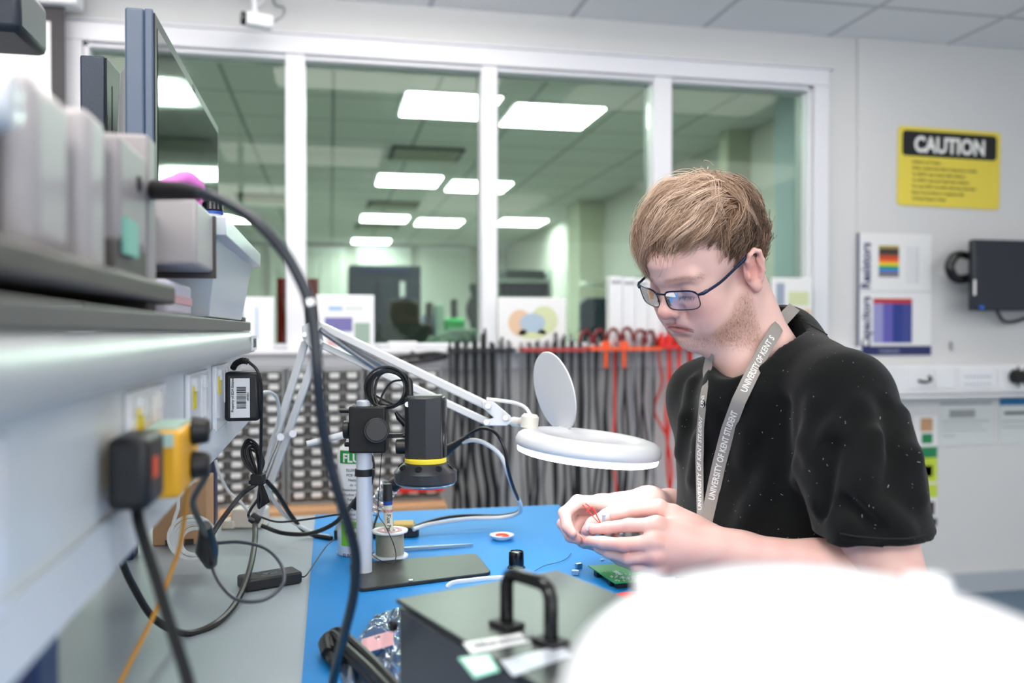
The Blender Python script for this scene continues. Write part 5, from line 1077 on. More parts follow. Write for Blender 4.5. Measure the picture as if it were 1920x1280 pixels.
def PP(px, py, d): return nv(P(px, py, d))
# ---- head frame: x forward, y to the person's left (near side), z up
phi, pit, rol = math.radians(33), math.radians(25), math.radians(8)
fh = -math.cos(phi)*RN-math.sin(phi)*FN; lh = math.sin(phi)*RN-math.cos(phi)*FN
hF = math.cos(pit)*fh-math.sin(pit)*UN; hU0 = math.cos(pit)*UN+math.sin(pit)*fh
hL = math.cos(rol)*lh-math.sin(rol)*hU0; hU = math.cos(rol)*hU0+math.sin(rol)*lh
HS = .925
hO = PP(1328, 500, 1.25); HR = np.stack([hF, hL, hU])      # rows
def h2w(p): return hO+HS*(np.atleast_2d(nv(p)) @ HR)
def w2h(p): return ((nv(p)-hO)/HS) @ HR.T
person = thing('person', 'person in black t-shirt, glasses and grey lanyard bending over the lamp-lit work in both hands', 'person', (float(hO[0])+.12, float(hO[1])+.05, 0.0))
# ---- head and neck
H = SDF((-.125, -.105, -.215), (.150, .105, .165), .0015)
H.ell((-.008, 0, .052), (.096, .0735, .080), .01); H.ell((-.045, 0, .040), (.055, .066, .065), .02)
H.ell((.036, 0, .020), (.060, .062, .072), .02); H.ell((.040, 0, -.030), (.056, .055, .070), .02)
H.ell((.030, 0, -.070), (.052, .050, .036), .02)
for s_ in (-1, 1):
    H.cap((-.002, s_*.052, -.045), (.050, s_*.036, -.088), .016, .014, .025)      # jaw line
    H.ell((.062, s_*.040, -.022), (.024, .020, .022), .02)                       # cheek bone
    H.ell((.050, s_*.038, -.052), (.030, .022, .026), .02)                       # cheek
    H.cap((.078, s_*.040, .022), (.088, s_*.014, .019), .0085, .0085, .014)      # brow
H.ell((.067, 0, -.095), (.017, .020, .015), .018)                                # chin
H.cap((.086, 0, .030), (.088, 0, .045), .014, .02, .03)
for s_ in (-1, 1):
    H.ell((.099, s_*.032, .001), (.015, .019, .0115), .012, 'd')                 # socket
    H.ell((.0750, s_*.032, .0000), (.0145, .0150, .0130), .004)                  # lid over the eye
H.cap((.088, 0, .012), (.1040, 0, -.024), .0072, .0086, .008)                     # nose bridge
H.ell((.1050, 0, -.0275), (.0110, .0108, .0098), .006); H.cap((.088, 0, -.028), (.106, 0, -.030), .0105, .0085, .008)
for s_ in (-1, 1):
    H.ell((.0965, s_*.0130, -.0315), (.0105, .0068, .0080), .005)                # wing
    H.ell((.1005, s_*.0068, -.0395), (.0052, .0036, .0030), .003, 'd')            # nostril
    H.ell((.0905, s_*.0215, -.034), (.006, .004, .012), .008, 'd')               # crease beside nose
H.ell((.076, 0, -.058), (.014, .026, .018), .014)                                # mouth mass
H.cap((.0800, -.022, -.0575), (.0860, 0, -.0550), .0034, .0048, .005); H.cap((.0800, .022, -.0575), (.0860, 0, -.0550), .0034, .0048, .005)
H.cap((.0790, -.018, -.0665), (.0838, 0, -.0665), .0042, .0054, .005); H.cap((.0790, .018, -.0665), (.0838, 0, -.0665), .0042, .0054, .005)
def surfx(y, z):
    j = int(round((y-H.lo[1])/H.h)); k = int(round((z-H.lo[2])/H.h)); col = H.g[:, j, k]; i = int(np.max(np.where(col < 0)[0])); return H.lo[0]+H.h*(i+col[i]/(col[i]-col[i+1]))
ml = [(0, -.0608), (.006, -.0610), (.012, -.0614), (.018, -.0622), (.0235, -.0638), (.0265, -.0652)]
for s_ in (-1, 1): H.chain([(surfx(s_*y_, z_)-.0002, s_*y_, z_) for y_, z_ in ml], [.0024, .0024, .0023, .0022, .0018, .0012], .0016, 'd')   # mouth line
H.ell((.0850, 0, -.0770), (.006, .015, .004), .008, 'd')                         # below the lip
H.ell((.0935, 0, -.0480), (.003, .003, .006), .005, 'd')
# ears
for s_ in (-1, 1):
    ea = np.stack([nv((.97, s_*-.22, .10)), nv((.20, s_*.95, .1)), nv((-.12, 0, .99))]); ea = [r_/np.linalg.norm(r_) for r_ in ea]
    ec = nv((-.006, s_*.0770, -.002))
    def E(x, o, z): return ec+nv((x*.84, 0, z))+nv((0, s_*(o-.20*min(x, 0)), 0))
    H.ell(ec, (.014, .0045, .025), .004, 'u', ea)
    hel = [(.009, .001, .004), (.011, .004, .017), (.006, .007, .026), (-.004, .008, .030), (-.013, .008, .025), (-.0165, .008, .011), (-.015, .008, -.004), (-.010, .006, -.017)]
    H.chain([E(*v_) for v_ in hel], [.0030, .0034, .0038, .0040, .0040, .0038, .0034, .0036], .0025)
    H.ell(E(-.002, .004, -.026), (.0085, .0048, .0085), .006)                   # lobe
    H.chain([E(-.010, .006, .016), E(-.011, .007, .002), E(-.006, .006, -.010)], [.0024, .0030, .0030], .003)
    H.ell(E(.0125, .002, -.006), (.0045, .0045, .0065), .004)                   # tragus
    H.ell(E(.001, .009, -.002), (.0085, .0075, .0115), .003, 'd'); H.ell(E(-.001, .010, .019), (.0075, .0045, .0065), .003, 'd')
nb = w2h(PP(1432, 690, 1.285)); nb2 = w2h(PP(1448, 742, 1.30))
H.cap((-.030, 0, -.010), nb, .054, .058, .03); H.cap(nb, nb2, .058, .070, .03)
H.cap((.040, 0, -.080), w2h(PP(1392, 690, 1.25)), .022, .034, .03)               # throat
for s_ in (1, -1): H.cap((-.022, s_*.050, -.035), w2h(PP(1385 if s_ > 0 else 1370, 712, 1.245 if s_ > 0 else 1.27)), .013, .012, .02)
HV, HF_ = H.mesh()
# fine skin relief
def colour(V):
    x, y, z = V[:, 0], V[:, 1], V[:, 2]; ay = np.abs(y); base = np.tile(nv(lin((232, 191, 181))), (len(V), 1))
    def bl(mask, c): base[:] = base*(1-mask[:, None])+nv(lin(c))*mask[:, None]
    def gs(cx, cy, cz, rx, ry, rz): return np.exp(-(((x-cx)/rx)**2+((ay-cy)/ry)**2+((z-cz)/rz)**2))
    bl(.40*gs(.075, .040, -.030, .03, .025, .022), (214, 128, 118)); bl(.55*gs(.110, 0, -.032, .016, .018, .012), (216, 120, 108))
    bl(.55*gs(-.004, .082, .0, .03, .012, .03), (214, 122, 108)); bl(.25*gs(.08, .03, .0, .02, .02, .012), (180, 120, 116))
    bl(.22*gs(.085, 0, .05, .03, .05, .02), (224, 160, 140))
    lip = np.clip(1.15-np.sqrt(((ay)/.0250)**2+((z+.0615)/.0095)**2), 0, .35)/.35*(x > .070)*1.0; bl(.75*np.clip(lip, 0, 1), (198, 112, 110))
    ml_ = np.exp(-((z+.0609+18*ay*ay*.55)/.0013)**2)*(ay < .027)*(x > .066); bl(np.clip(ml_*.85, 0, 1), (112, 58, 58)); lash = np.exp(-(((ay-.032)/.013)**2+((z+.0085)/.0013)**2))*(x > .07); bl(np.clip(lash*.8, 0, 1), (110, 72, 60))
    brow = np.exp(-(((z-(.0235-6*(ay-.030)**2))/.0042)**2))*np.clip((.053-ay)/.01, 0, 1)*np.clip((ay-.008)/.006, 0, 1)*(x > .05); bl(.42*brow, (150, 104, 76))
    # stubble on jaw, chin and upper lip
    zz_ = (x+.012)*(-.62)-.012; st = np.clip((zz_-z)/.014, 0, 1)*np.clip((x+.006)/.014, 0, 1)*np.clip((z+.095+.62*np.clip(.07-x, 0, 1))/.02, 0, 1)
    st = st*np.clip(1.25-gs(.075, .034, -.048, .018, .020, .016)*1.5, 0, 1)*(1-np.clip(lip, 0, 1))
    up_ = gs(.095, .0, -.050, .02, .026, .006)*.35; nn_ = np.random.RandomState(3).uniform(.55, 1, len(V))
    bl(np.clip((st*.46+up_*.25)*nn_, 0, .6), (158, 114, 88))
    return np.concatenate([base, np.ones((len(V), 1))], 1)
hcol = colour(HV)
# ---- hands and forearms (screen pixel + depth landmarks)
def hand_grid(pts, pad, h):
    a = np.array(pts); return SDF(a.min(0)-pad, a.max(0)+pad, h)
def digits(G, fingers, k):
    T = SDF(G.lo, G.lo+G.h*(G.n-1), G.h); T.n = G.n; T.g = np.full(G.n, 1.0, np.float32)
    for pts, rs in fingers:
        T1 = SDF.__new__(SDF); T1.lo, T1.h, T1.n = G.lo, G.h, G.n; T1.g = np.full(tuple(G.n), 1.0, np.float32); T1.chain(pts, rs, .004)
        T.g = np.minimum(T.g, T1.g)
    hh = np.maximum(k-np.abs(G.g-T.g), 0)/k; G.g = np.minimum(G.g, T.g)-hh*hh*k*.25
# near (left) hand
NH = dict(wr=PP(1352, 1030, 1.195))
el = PP(1672, 1112, 1.045)
G = hand_grid([PP(1095, 930, 1.28), PP(1700, 1130, 1.02), PP(1100, 1075, 1.2), PP(1360, 1100, 1.15), PP(1350, 960, 1.25)], .05, .0019)
wr = NH['wr']; pm = [PP(1232, 985, 1.205), PP(1228, 1015, 1.195), PP(1228, 1042, 1.195), PP(1236, 1060, 1.205)]
for q_, r_ in zip(pm, (.0125, .0125, .012, .011)): G.cap(wr+(q_-wr)*.12, q_, .019, r_, .014)
G.ell(PP(1285, 1012, 1.225), (.036, .030, .030), .02)
G.cap(PP(1330, 1003, 1.225), PP(1262, 962, 1.235), .017, .0135, .016)            # thumb base
G.cap(PP(1300, 1050, 1.215), PP(1245, 1060, 1.215), .020, .013, .02)             # outer edge of the palm
G.cap(wr, wr+(el-wr)*.12, .026, .0275, .02); G.cap(wr+(el-wr)*.12, wr+(el-wr)*.62, .0275, .041, .02); G.cap(wr+(el-wr)*.62, el, .041, .045, .02)
for q_ in pm: G.ell(q_-nv(FH)*.006+UN*.002, (.009, .009, .008), .008)
digits(G, [
    ([PP(1236, 950, 1.235), PP(1192, 956, 1.250), PP(1153, 967, 1.262)], [.0118, .0098, .0078]),
    ([pm[0], PP(1180, 984, 1.212), PP(1140, 989, 1.228), PP(1112, 992, 1.238)], [.0108, .0092, .0083, .0070]),
    ([pm[1], PP(1168, 1021, 1.200), PP(1130, 1017, 1.216), PP(1106, 1014, 1.232)], [.0108, .0095, .0085, .0072]),
    ([pm[2], PP(1176, 1045, 1.206), PP(1142, 1036, 1.226), PP(1122, 1028, 1.242)], [.0100, .0088, .0080, .0068]),
    ([pm[3], PP(1190, 1060, 1.216), PP(1162, 1050, 1.236), PP(1146, 1042, 1.250)], [.0090, .0078, .0070, .0060]),
], .010)
LV, LF_ = G.mesh()
# far (right) hand, palm towards the lens
wr2 = PP(1222, 946, 1.355); el2 = PP(1345, 985, 1.54)
G = hand_grid([PP(1045, 905, 1.36), PP(1360, 1010, 1.56), PP(1050, 1030, 1.22), PP(1240, 900, 1.42)], .045, .0019)
pm2 = [PP(1128, 942, 1.330), PP(1122, 954, 1.350), PP(1124, 966, 1.358), PP(1130, 984, 1.355)]
for q_, r_ in zip(pm2, (.0120, .0120, .0115, .0105)): G.cap(wr2+(q_-wr2)*.12, q_, .020, r_, .014)
G.ell(PP(1170, 958, 1.345), (.034, .020, .021), .02)
G.cap(PP(1205, 952, 1.335), PP(1165, 954, 1.318), .016, .013, .016)
G.cap(wr2, wr2+(el2-wr2)*.25, .025, .030, .02); G.cap(wr2+(el2-wr2)*.25, el2, .030, .045, .02)
digits(G, [
    ([pm2[0], PP(1083, 940, 1.310), PP(1058, 962, 1.292), PP(1064, 988, 1.276), PP(1074, 1000, 1.266)], [.0108, .0098, .0088, .0080, .0066]),
    ([pm2[1], PP(1074, 952, 1.330), PP(1056, 982, 1.308), PP(1070, 1006, 1.288), PP(1084, 1012, 1.278)], [.0108, .0098, .0088, .0080, .0068]),
    ([pm2[2], PP(1084, 978, 1.338), PP(1072, 1002, 1.314), PP(1092, 1016, 1.292), PP(1108, 1016, 1.280)], [.0104, .0094, .0084, .0074, .0064]),
    ([pm2[3], PP(1098, 1000, 1.334), PP(1096, 1018, 1.312), PP(1114, 1024, 1.294)], [.0094, .0082, .0074, .0062]),
    ([PP(1168, 954, 1.318), PP(1138, 968, 1.292), PP(1112, 982, 1.270), PP(1100, 994, 1.262)], [.0135, .0112, .0100, .0078]),
], .010)
RVv, RF_ = G.mesh()
def skin_plain(V, red):
    n_ = .5+.5*np.sin(V[:, 0]*120+2*np.sin(V[:, 2]*90))*np.sin(V[:, 1]*110+V[:, 2]*70); a = nv(lin((230, 190, 180))); b = nv(lin((214, 142, 132)))
    m_ = (n_*.25+red)[:, None]; return np.concatenate([a*(1-m_)+b*m_, np.ones((len(V), 1))], 1)
def redness(V, pts, r):
    d = np.full(len(V), 9.)
    for q_ in pts: d = np.minimum(d, np.linalg.norm(V-q_, axis=1))
    return np.exp(-(d/r)**2)
lcol = skin_plain(LV, .55*redness(LV, pm+[PP(1153, 967, 1.262), PP(1112, 992, 1.238), PP(1106, 1014, 1.232), PP(1168, 1021, 1.2), PP(1192, 956, 1.25)], .014))
rcol = skin_plain(RVv, .5*redness(RVv, [PP(1074, 1000, 1.266), PP(1100, 994, 1.262), PP(1084, 1012, 1.278)], .016))
# skin material from the colour attribute
sk_ = mat('skin', (226, 180, 166), .50, bump=.10, bscale=900, sss=.22, spec=.42); nt = sk_.node_tree
ca = nt.nodes.new('ShaderNodeVertexColor'); ca.layer_name = 'tone'; nt.links.new(ca.outputs[0], nt.nodes['Principled BSDF'].inputs['Base Color'])
# upper arms, torso core (inside the shirt) belong to the same body mesh
sh_n, sh_f = PP(1580, 756, 1.145), PP(1322, 745, 1.42); el_f = el2
T = SDF((.33, .68, .60), (1.08, 1.75, 1.44), .007)
tc_ = (sh_n+sh_f)/2
T.cap(sh_n, el, .050, .044, .03); T.cap(sh_f, el_f, .048, .044, .03)
T.cap(tc_-UN*.08+.03*(FN), tc_-UN*.32, .07, .08, .05)
TV, TF_ = T.mesh(); tcol = skin_plain(TV, np.zeros(len(TV)))
HVw = h2w(HV)
body = np_mesh('body', [(HVw, HF_), (LV, LF_), (RVv, RF_), (TV, TF_)], 'skin', person, {'tone': np.concatenate([hcol, lcol, rcol, tcol])})
# finger nails
def nail(tip, prev, nrm, w_):
    tip, prev, nrm = Vector(tip), Vector(prev), Vector(nrm); ax_ = (tip-prev).normalized(); nrm = (nrm-ax_*nrm.dot(ax_)).normalized(); sd = ax_.cross(nrm)
    c = tip+ax_*.0015+nrm*(w_*1.02); vs = []; 
    for j in range(5):
        for i in range(5):
            a_ = (i-2)*.42; vs.append(tip+ax_*(-.0065+.0095*j/4)+(nrm*math.cos(a_)+sd*math.sin(a_))*(w_+.0001-.0018*(j/4)**2))
    return MB().add(vs, [(j*5+i, j*5+i+1, j*5+i+6, j*5+i+5) for j in range(4) for i in range(4)]).build('finger_nail', 'nail', person)
mat('nail', (232, 184, 174), .3, sss=.1)
camd = -FH
nail(PP(1112, 992, 1.238), PP(1140, 989, 1.228), camd+Z_*.9, .0070); nail(PP(1106, 1014, 1.232), PP(1130, 1017, 1.216), camd+Z_*.6, .0072)
nail(PP(1122, 1028, 1.242), PP(1142, 1036, 1.226), camd+Z_*.5, .0068); nail(PP(1074, 1000, 1.266), PP(1064, 988, 1.276), -RV-Z_*.6, .0066)

# ---- t-shirt
Sh = SDF((.33, .68, .60), (1.08, 1.68, 1.44), .0042)
tf = -.777*RN-.63*FN; tl = .63*RN-.777*FN                        # torso front, torso left
neck = PP(1447, 700, 1.305)
for (c_, a_, b_, hz, k) in ((PP(1468, 800, 1.30), .175, .118, .115, .05), (PP(1470, 930, 1.30), .168, .128, .150, .06), (PP(1466, 1090, 1.30), .165, .140, .160, .06), (PP(1466, 1290, 1.30), .170, .145, .150, .06)):
    Sh.ell(c_, (b_, a_, hz), k, 'u', [tf, tl, UN])
Sh.cap(PP(1462, 652, 1.33), sh_n+UN*.008, .040, .060, .05); Sh.cap(PP(1420, 690, 1.345), sh_f+UN*.004, .040, .056, .05)
Sh.cap(PP(1470, 640, 1.34), PP(1475, 760, 1.36), .052, .085, .05)        # upper back
Sh.cap(neck+UN*.0, PP(1385, 735, 1.235), .060, .052, .05)                # below collar
hem_n = PP(1668, 1045, 1.065)
hem_f = sh_f+(el_f-sh_f)*.62
af = el_f-sh_f; af /= np.linalg.norm(af)
def cutplane(S_, c, n, rad):
    q_ = S_._sl(nv(c)-rad, nv(c)+rad, 0); sl, x, y, z = q_; d = (x-c[0])*n[0]+(y-c[1])*n[1]+(z-c[2])*n[2]
    rr = np.sqrt((x-c[0])**2+(y-c[1])**2+(z-c[2])**2); S_.g[sl] = np.where(rr < rad, np.maximum(S_.g[sl], d), S_.g[sl])
def sub_grid():
    q_ = SDF.__new__(SDF); q_.lo, q_.h, q_.n = Sh.lo, Sh.h, Sh.n; q_.g = np.full(tuple(Sh.n), 1.0, np.float32); return q_
def blend(A, B_, k): h_ = np.maximum(k-np.abs(A.g-B_.g), 0)/k; A.g = np.minimum(A.g, B_.g)-h_*h_*k*.25
sl1 = sub_grid(); sl1.cap(sh_n, PP(1616, 890, 1.10), .060, .066, .04); sl1.cap(PP(1616, 890, 1.10), PP(1656, 1095, 1.055), .066, .074, .03)
cutplane(sl1, PP(1656, 1000, 1.065), nv((0, 0, -1))*.985+RN*.06, .16)
sl1.cap(PP(1650, 1020, 1.078), PP(1662, 1150, 1.055), .050, .060, .004, 'd'); blend(Sh, sl1, .030)
sl2 = sub_grid(); sl2.cap(sh_f, hem_f+(el_f-sh_f)*.15, .054, .060, .04); cutplane(sl2, hem_f, af, .14); sl2.cap(hem_f-af*.03, hem_f+af*.12, .050, .056, .004, 'd'); blend(Sh, sl2, .025)
# folds
fold = [((1606, 760, 1.10), (1520, 860, 1.14), .013, .008), ((1530, 760, 1.15), (1500, 900, 1.155), .012, .007), ((1580, 1000, 1.08), (1500, 880, 1.15), .014, .008), ((1640, 820, 1.03), (1600, 980, 1.05), .012, .010),
        ((1690, 780, 1.06), (1722, 930, 1.02), .011, .010), ((1420, 740, 1.17), (1395, 860, 1.15), .010, .007), ((1300, 720, 1.31), (1275, 850, 1.30), .011, .007), ((1330, 760, 1.22), (1300, 900, 1.19), .009, .008),
        ((1440, 900, 1.14), (1380, 1010, 1.12), .012, .009), ((1610, 930, 1.04), (1690, 990, 1.0), .010, .009)]
SV0 = None
tmp = Sh.mesh(); bv = BVHTree.FromPolygons([tuple(v) for v in tmp[0]], [tuple(int(i) for i in f) for f in tmp[1]])
def hit(px, py):
    r_ = ray(px, py).normalized(); h_ = bv.ray_cast(CAM, r_); return h_[0], h_[1]
for (a, b, r0, r1) in fold:
    ha, hb = hit(a[0], a[1])[0], hit(b[0], b[1])[0]
    if ha is None or hb is None: continue
    hm = hit((a[0]+b[0])/2, (a[1]+b[1])/2)[0]
    for p_, q_ in ((ha, hm), (hm, hb)):
        dd = (ray(a[0], a[1])).normalized()*.004; Sh.cap(nv(p_+dd), nv(q_+dd), r0*.7, r1*.7, .022)
for (a, b, r_) in (((1560, 840), (1545, 960), .008), ((1470, 760), (1455, 900), .007), ((1590, 940), (1640, 990), .007), ((1352, 780), (1345, 900), .006), ((1660, 760), (1672, 900), .006)):
    ha, hb = hit(*a)[0], hit(*b)[0]
    if ha is not None and hb is not None: Sh.cap(nv(ha)-FN*.003, nv(hb)-FN*.003, r_, r_*.6, .016, 'd')
# neck opening
Sh.cap(nb*0+h2w(nb)[0]+UN*.03, h2w((-.030, 0, -.03))[0], .064, .066, .006, 'd')
Sh.cap(PP(1440, 640, 1.30), PP(1345, 655, 1.19), .050, .040, .008, 'd')
SV, SF_ = Sh.mesh()
n3 = np.array([NZ.noise(Vector(v)*22)*.0016+NZ.noise(Vector((v[0]*60, v[1]*60, v[2]*18)))*.0008 for v in SV[::1]]) if len(SV) < 160000 else np.zeros(len(SV))
SV = SV+n3[:, None]*nv(-FH)
shm = mat('shirt_black', (14, 16, 16), .9, bump=.18, bscale=2600, sheen=.10, spec=.15)
shirt = np_mesh('t_shirt', [(SV, SF_)], 'shirt_black', person)
bv = BVHTree.FromPolygons([tuple(v) for v in SV], [tuple(int(i) for i in f) for f in SF_])
bvB = BVHTree.FromPolygons([tuple(v) for v in HVw], [tuple(int(i) for i in f) for f in HF_])
def on_shirt(px, py, lift=.002, both=True):
    r_ = ray(px, py).normalized(); h1 = bv.ray_cast(CAM, r_); h2 = bvB.ray_cast(CAM, r_) if both else (None,)
    best = None
    for h_ in (h1, h2):
        if h_[0] is not None and (best is None or (h_[0]-CAM).length < (best[0]-CAM).length): best = h_
    if best is None: return P(px, py, 1.2), -FV
    n_ = best[1]; n_ = n_ if n_.dot(FV) < 0 else -n_
    return best[0]+n_*lift, n_
def seam(name, pxs, r, m, lift=.0008, both=False):
    pts = []
    for p_, q_ in zip(pxs[:-1], pxs[1:]):
        for k in range(8): pts.append(on_shirt(p_[0]+(q_[0]-p_[0])*k/8, p_[1]+(q_[1]-p_[1])*k/8, lift, both)[0])
    # drop jumps
    cl = [pts[0]]
    for p_ in pts[1:]:
        if (p_-cl[-1]).length < .05: cl.append(p_)
    for _ in range(3): cl = [cl[0]]+[(a+b*2+c)/4 for a, b, c in zip(cl[:-2], cl[1:-1], cl[2:])]+[cl[-1]]
    return MB().tube(cl, r, 8, flat=.6).build(name, m, person)
mat('seam_black', (24, 24, 27), .9); mat('collar_black', (15, 16, 17), .9, bump=.2, bscale=900)
seam('collar_rib', [(1322, 668), (1335, 686), (1356, 697), (1380, 694), (1405, 682), (1432, 660), (1462, 628), (1482, 600), (1492, 588)], .0045, 'collar_black', .0002)
seam('shoulder_seam', [(1500, 600), (1550, 628), (1595, 668), (1618, 720), (1640, 800), (1655, 880), (1668, 960), (1684, 1018)], .0011, 'seam_black')
seam('sleeve_hem', [(1575, 1000), (1610, 1006), (1650, 1010), (1700, 1010), (1740, 1002)], .0011, 'seam_black')
# lint specks
rnd = random.Random(9); lt = MB(); nl_ = 0
while nl_ < 110:
    x, y = rnd.uniform(1270, 1740), rnd.uniform(620, 1030); h_ = bv.ray_cast(CAM, ray(x, y).normalized())
    if h_[0] is None: continue
    nl_ += 1; a_ = rnd.uniform(0, 3.14); s_ = rnd.choice((.0003, .0004, .0006)); lt.obox(h_[0]-FV*.0008, RV*math.cos(a_)+Z_*math.sin(a_), Z_*math.cos(a_)-RV*math.sin(a_), FH, s_*rnd.choice((1, 1, 3)), s_*.6, .0003)
lo_ = lt.build('lint', mat('lint', (150, 150, 156), .9), person, smooth=0); lo_['kind'] = 'stuff'
# ---- jeans and legs under the bench, stool
J = SDF((.05, .2, .0), (1.15, 1.75, 1.0), .009)
hip = tc_-UN*.56; hip[2] = .74
hipL, hipR = hip+tl*.09, hip-tl*.09; kn = [hipL+tf*.40-UN*.14, hipR+tf*.40-UN*.14]
J.ell(hip+UN*.05, (.14, .18, .13), .05, 'u', [tf, tl, UN])
for a_, b_ in ((hipL, kn[0]), (hipR, kn[1])):
    J.cap(a_, b_, .085, .062, .04); ft = b_-UN*(b_[2]-.09)-tf*.08; J.cap(b_, ft, .062, .048, .03)
JV, JF_ = J.mesh(); np_mesh('trousers', [(JV, JF_)], mat('denim', (40, 46, 62), .8, bump=.3, bscale=500), person)
for b_ in kn:
    ft = b_-UN*(b_[2]-.05)-tf*.08; MB().tube([Vector(ft-tf*.05), Vector(ft+tf*.02), Vector(ft+tf*.12), Vector(ft+tf*.17)], [.040, .047, .042, .025], 16, flat=.95).build('shoe', 'dark_plastic', person)
so = thing('lab_stool', 'round black laboratory stool under the seated person', 'stool', (float(hip[0]), float(hip[1]), 0))
hv = Vector(hip); MB().lathe([(.0001, .56), (.17, .56), (.18, .58), (.175, .60), (.0001, .605)], (hv.x-tf[0]*.03, hv.y-tf[1]*.03, 0), n=40).build('seat', 'black_matt', so)
MB().cyl((hv.x, hv.y, .05), (hv.x, hv.y, .56), .022).build('column', 'steel', so)
for k in range(5): a_ = k*1.2566; MB().tube([(hv.x, hv.y, .07), (hv.x+.24*math.cos(a_), hv.y+.24*math.sin(a_), .03)], [.018, .014], 10).build('leg', 'dark_plastic', so)
# ------------------------------------------------------------------ glasses
def hv_(x, y, z): return Vector(h2w((x, y, z))[0])
gs_ = thing('eyeglasses', 'thin dark blue metal framed glasses worn low on the nose', 'glasses', hv_(.10, 0, 0))
mat('glasses_blue', (18, 36, 64), .25, .6); mat('glasses_dark', (14, 15, 18), .35)
glassy('spectacle_lens', (246, 248, 252), .8)
gy, gz0 = .0, -.003
def lens_outline(s):
    pts = []
    for a_ in np.linspace(0, 2*math.pi, 48, endpoint=False):
        c, s_ = math.cos(a_), math.sin(a_); u_ = .0255*abs(c)**.5*(1 if c > 0 else -1); v_ = .0145*abs(s_)**.62*(1 if s_ > 0 else -1)
        yy = s*(.0335+u_); zz_ = gz0-.006+v_+(.002 if s_ > 0 else 0); xx = .1080-4.6*yy*yy+.0; pts.append((xx-.10*(zz_-gz0)*-1*1, yy, zz_))
    return pts
for s in (1, -1):
    ol = lens_outline(s); wp = [hv_(*p_) for p_ in ol]
    MB().tube(wp+[wp[0], wp[1]], .00075, 6, caps=False).build('rim', 'glasses_dark', gs_)
    top_ = [w for w, o_ in zip(wp, ol) if o_[2] > gz0+.0035]
    top_.sort(key=lambda w: (w-hv_(.1, s*.1, 0)).length)
    MB().tube(top_, .0013, 8).build('brow_bar', 'glasses_blue', gs_)
    mb = MB(); mb.add(wp+[hv_(*(np.mean(ol, 0)+nv((.0012, 0, 0))))], [(k, (k+1) % 48, 48) for k in range(48)]); mb.build('lens', 'spectacle_lens', gs_)
    out_ = hv_(.1080-4.6*.058**2+.001, s*.0595, gz0+.003)
    MB().tube([out_, hv_(.088, s*.066, gz0+.004), hv_(.082, s*.0695, gz0+.006)], [.0016, .0026, .0024], 8, flat=.8).build('hinge', 'glasses_blue', gs_)
    MB().tube(spl([hv_(.084, s*.069, gz0+.005), hv_(.055, s*.0735, .006), hv_(.020, s*.0775, .016), hv_(-.004, s*.081, .0235), hv_(-.020, s*.081, .020), hv_(-.028, s*.078, .006)]), [.0021]*16+[.0026]*25, 8, flat=.6).build('temple_arm', 'glasses_blue', gs_)
MB().tube(spl([hv_(.1070, .0085, gz0+.004), hv_(.1125, .004, gz0+.007), hv_(.1125, -.004, gz0+.007), hv_(.1070, -.0085, gz0+.004)]), .0013, 8).build('bridge', 'glasses_blue', gs_)
for s in (1, -1): MB().tube([hv_(.105, s*.0095, gz0-.002), hv_(.1045, s*.0105, gz0-.010)], [.0014, .002], 8).build('nose_pad', 'clear_acrylic', gs_)

# ------------------------------------------------------------------ hair
HS_ = SDF((-.135, -.11, -.09), (.155, .11, .185), .003)
for c_, r_ in (((-.010, 0, .060), (.104, .083, .086)), ((-.045, 0, .035), (.066, .076, .076))): HS_.ell(c_, r_, .02)
bvS = bvB
hair_rnd = random.Random(11)
def scalp(az, elv):
    """point on the head shell, az 0 = front, 90 = near (left) side"""
    d = nv((math.cos(elv)*math.cos(az), math.cos(elv)*math.sin(az), math.sin(elv))); o = nv((-.010, 0, .050))
    h_ = bvB.ray_cast(Vector(h2w(o+d*.25)[0]), Vector(-(h2w(o+d)[0]-h2w(o)[0])).normalized())
    return w2h(nv(h_[0])) if h_[0] is not None else None
def hairline(az):       # lowest elevation with roots
    a = abs(math.degrees(az))
    return math.radians(np.interp(a, [0, 25, 45, 60, 75, 84, 92, 100, 112, 135, 180], [24, 26, 24, 17, 4, -20, -2, -8, -40, -50, -50]))
crown = nv((-.045, .012, .125))
def shell_push(p, off):
    """keep a point at least off outside the smooth skull"""
    c = nv((-.010, 0, .052)); r = nv((.094, .0735, .083)); q_ = (p-c)/r; L = np.linalg.norm(q_)
    d = (L-1)*np.linalg.norm((p-c))/max(L, 1e-6)
    if d < off: p = c+(p-c)*((1+off/np.linalg.norm(p-c)*L)/L)
    return p
strands = []; cols = []
def grow(p, L, lift, az, upz, n, jit, wave, ph, back, top):
    pts = [p]; cur = p.copy()
    for k in range(1, n):
        t = k/(n-1); o = cur-nv((-.010, 0, .052)); nrm = o/np.linalg.norm(o)
        rad = cur-crown; rad = rad-nrm*rad.dot(nrm); rad = rad/(np.linalg.norm(rad)+1e-6)
        def tan(v): v = nv(v); v = v-nrm*v.dot(nrm); return v/(np.linalg.norm(v)+1e-6)
        fwd, dn, far_ = tan((1, -.25, -.25)), tan((-.10, 0, -1)), tan((.2, -1, 0))
        if back: v = rad*.8+dn*.6
        elif az > 0: v = fwd*.95+rad*.25*(1-top)+dn*(.42*(1-top)+.10+.25*t)+far_*.25*top
        else: v = fwd*.65+rad*.45+dn*(.55*(1-top)+.15+.45*t)
        v = v+np.cross(nrm, v)*(jit+wave*math.sin(ph+t*5.5)); v /= np.linalg.norm(v)
        cur = cur+v*L/(n-1)
        tgt = lift*math.sin(min(1, t*1.6)*math.pi/2)*(1-.35*max(0, t-.6)/.4)
        cur = shell_push(cur, tgt+.0012); pts.append(cur.copy())
    return np.array(pts)
NG, NCH, n = 520, 24, 11
g_ = 0
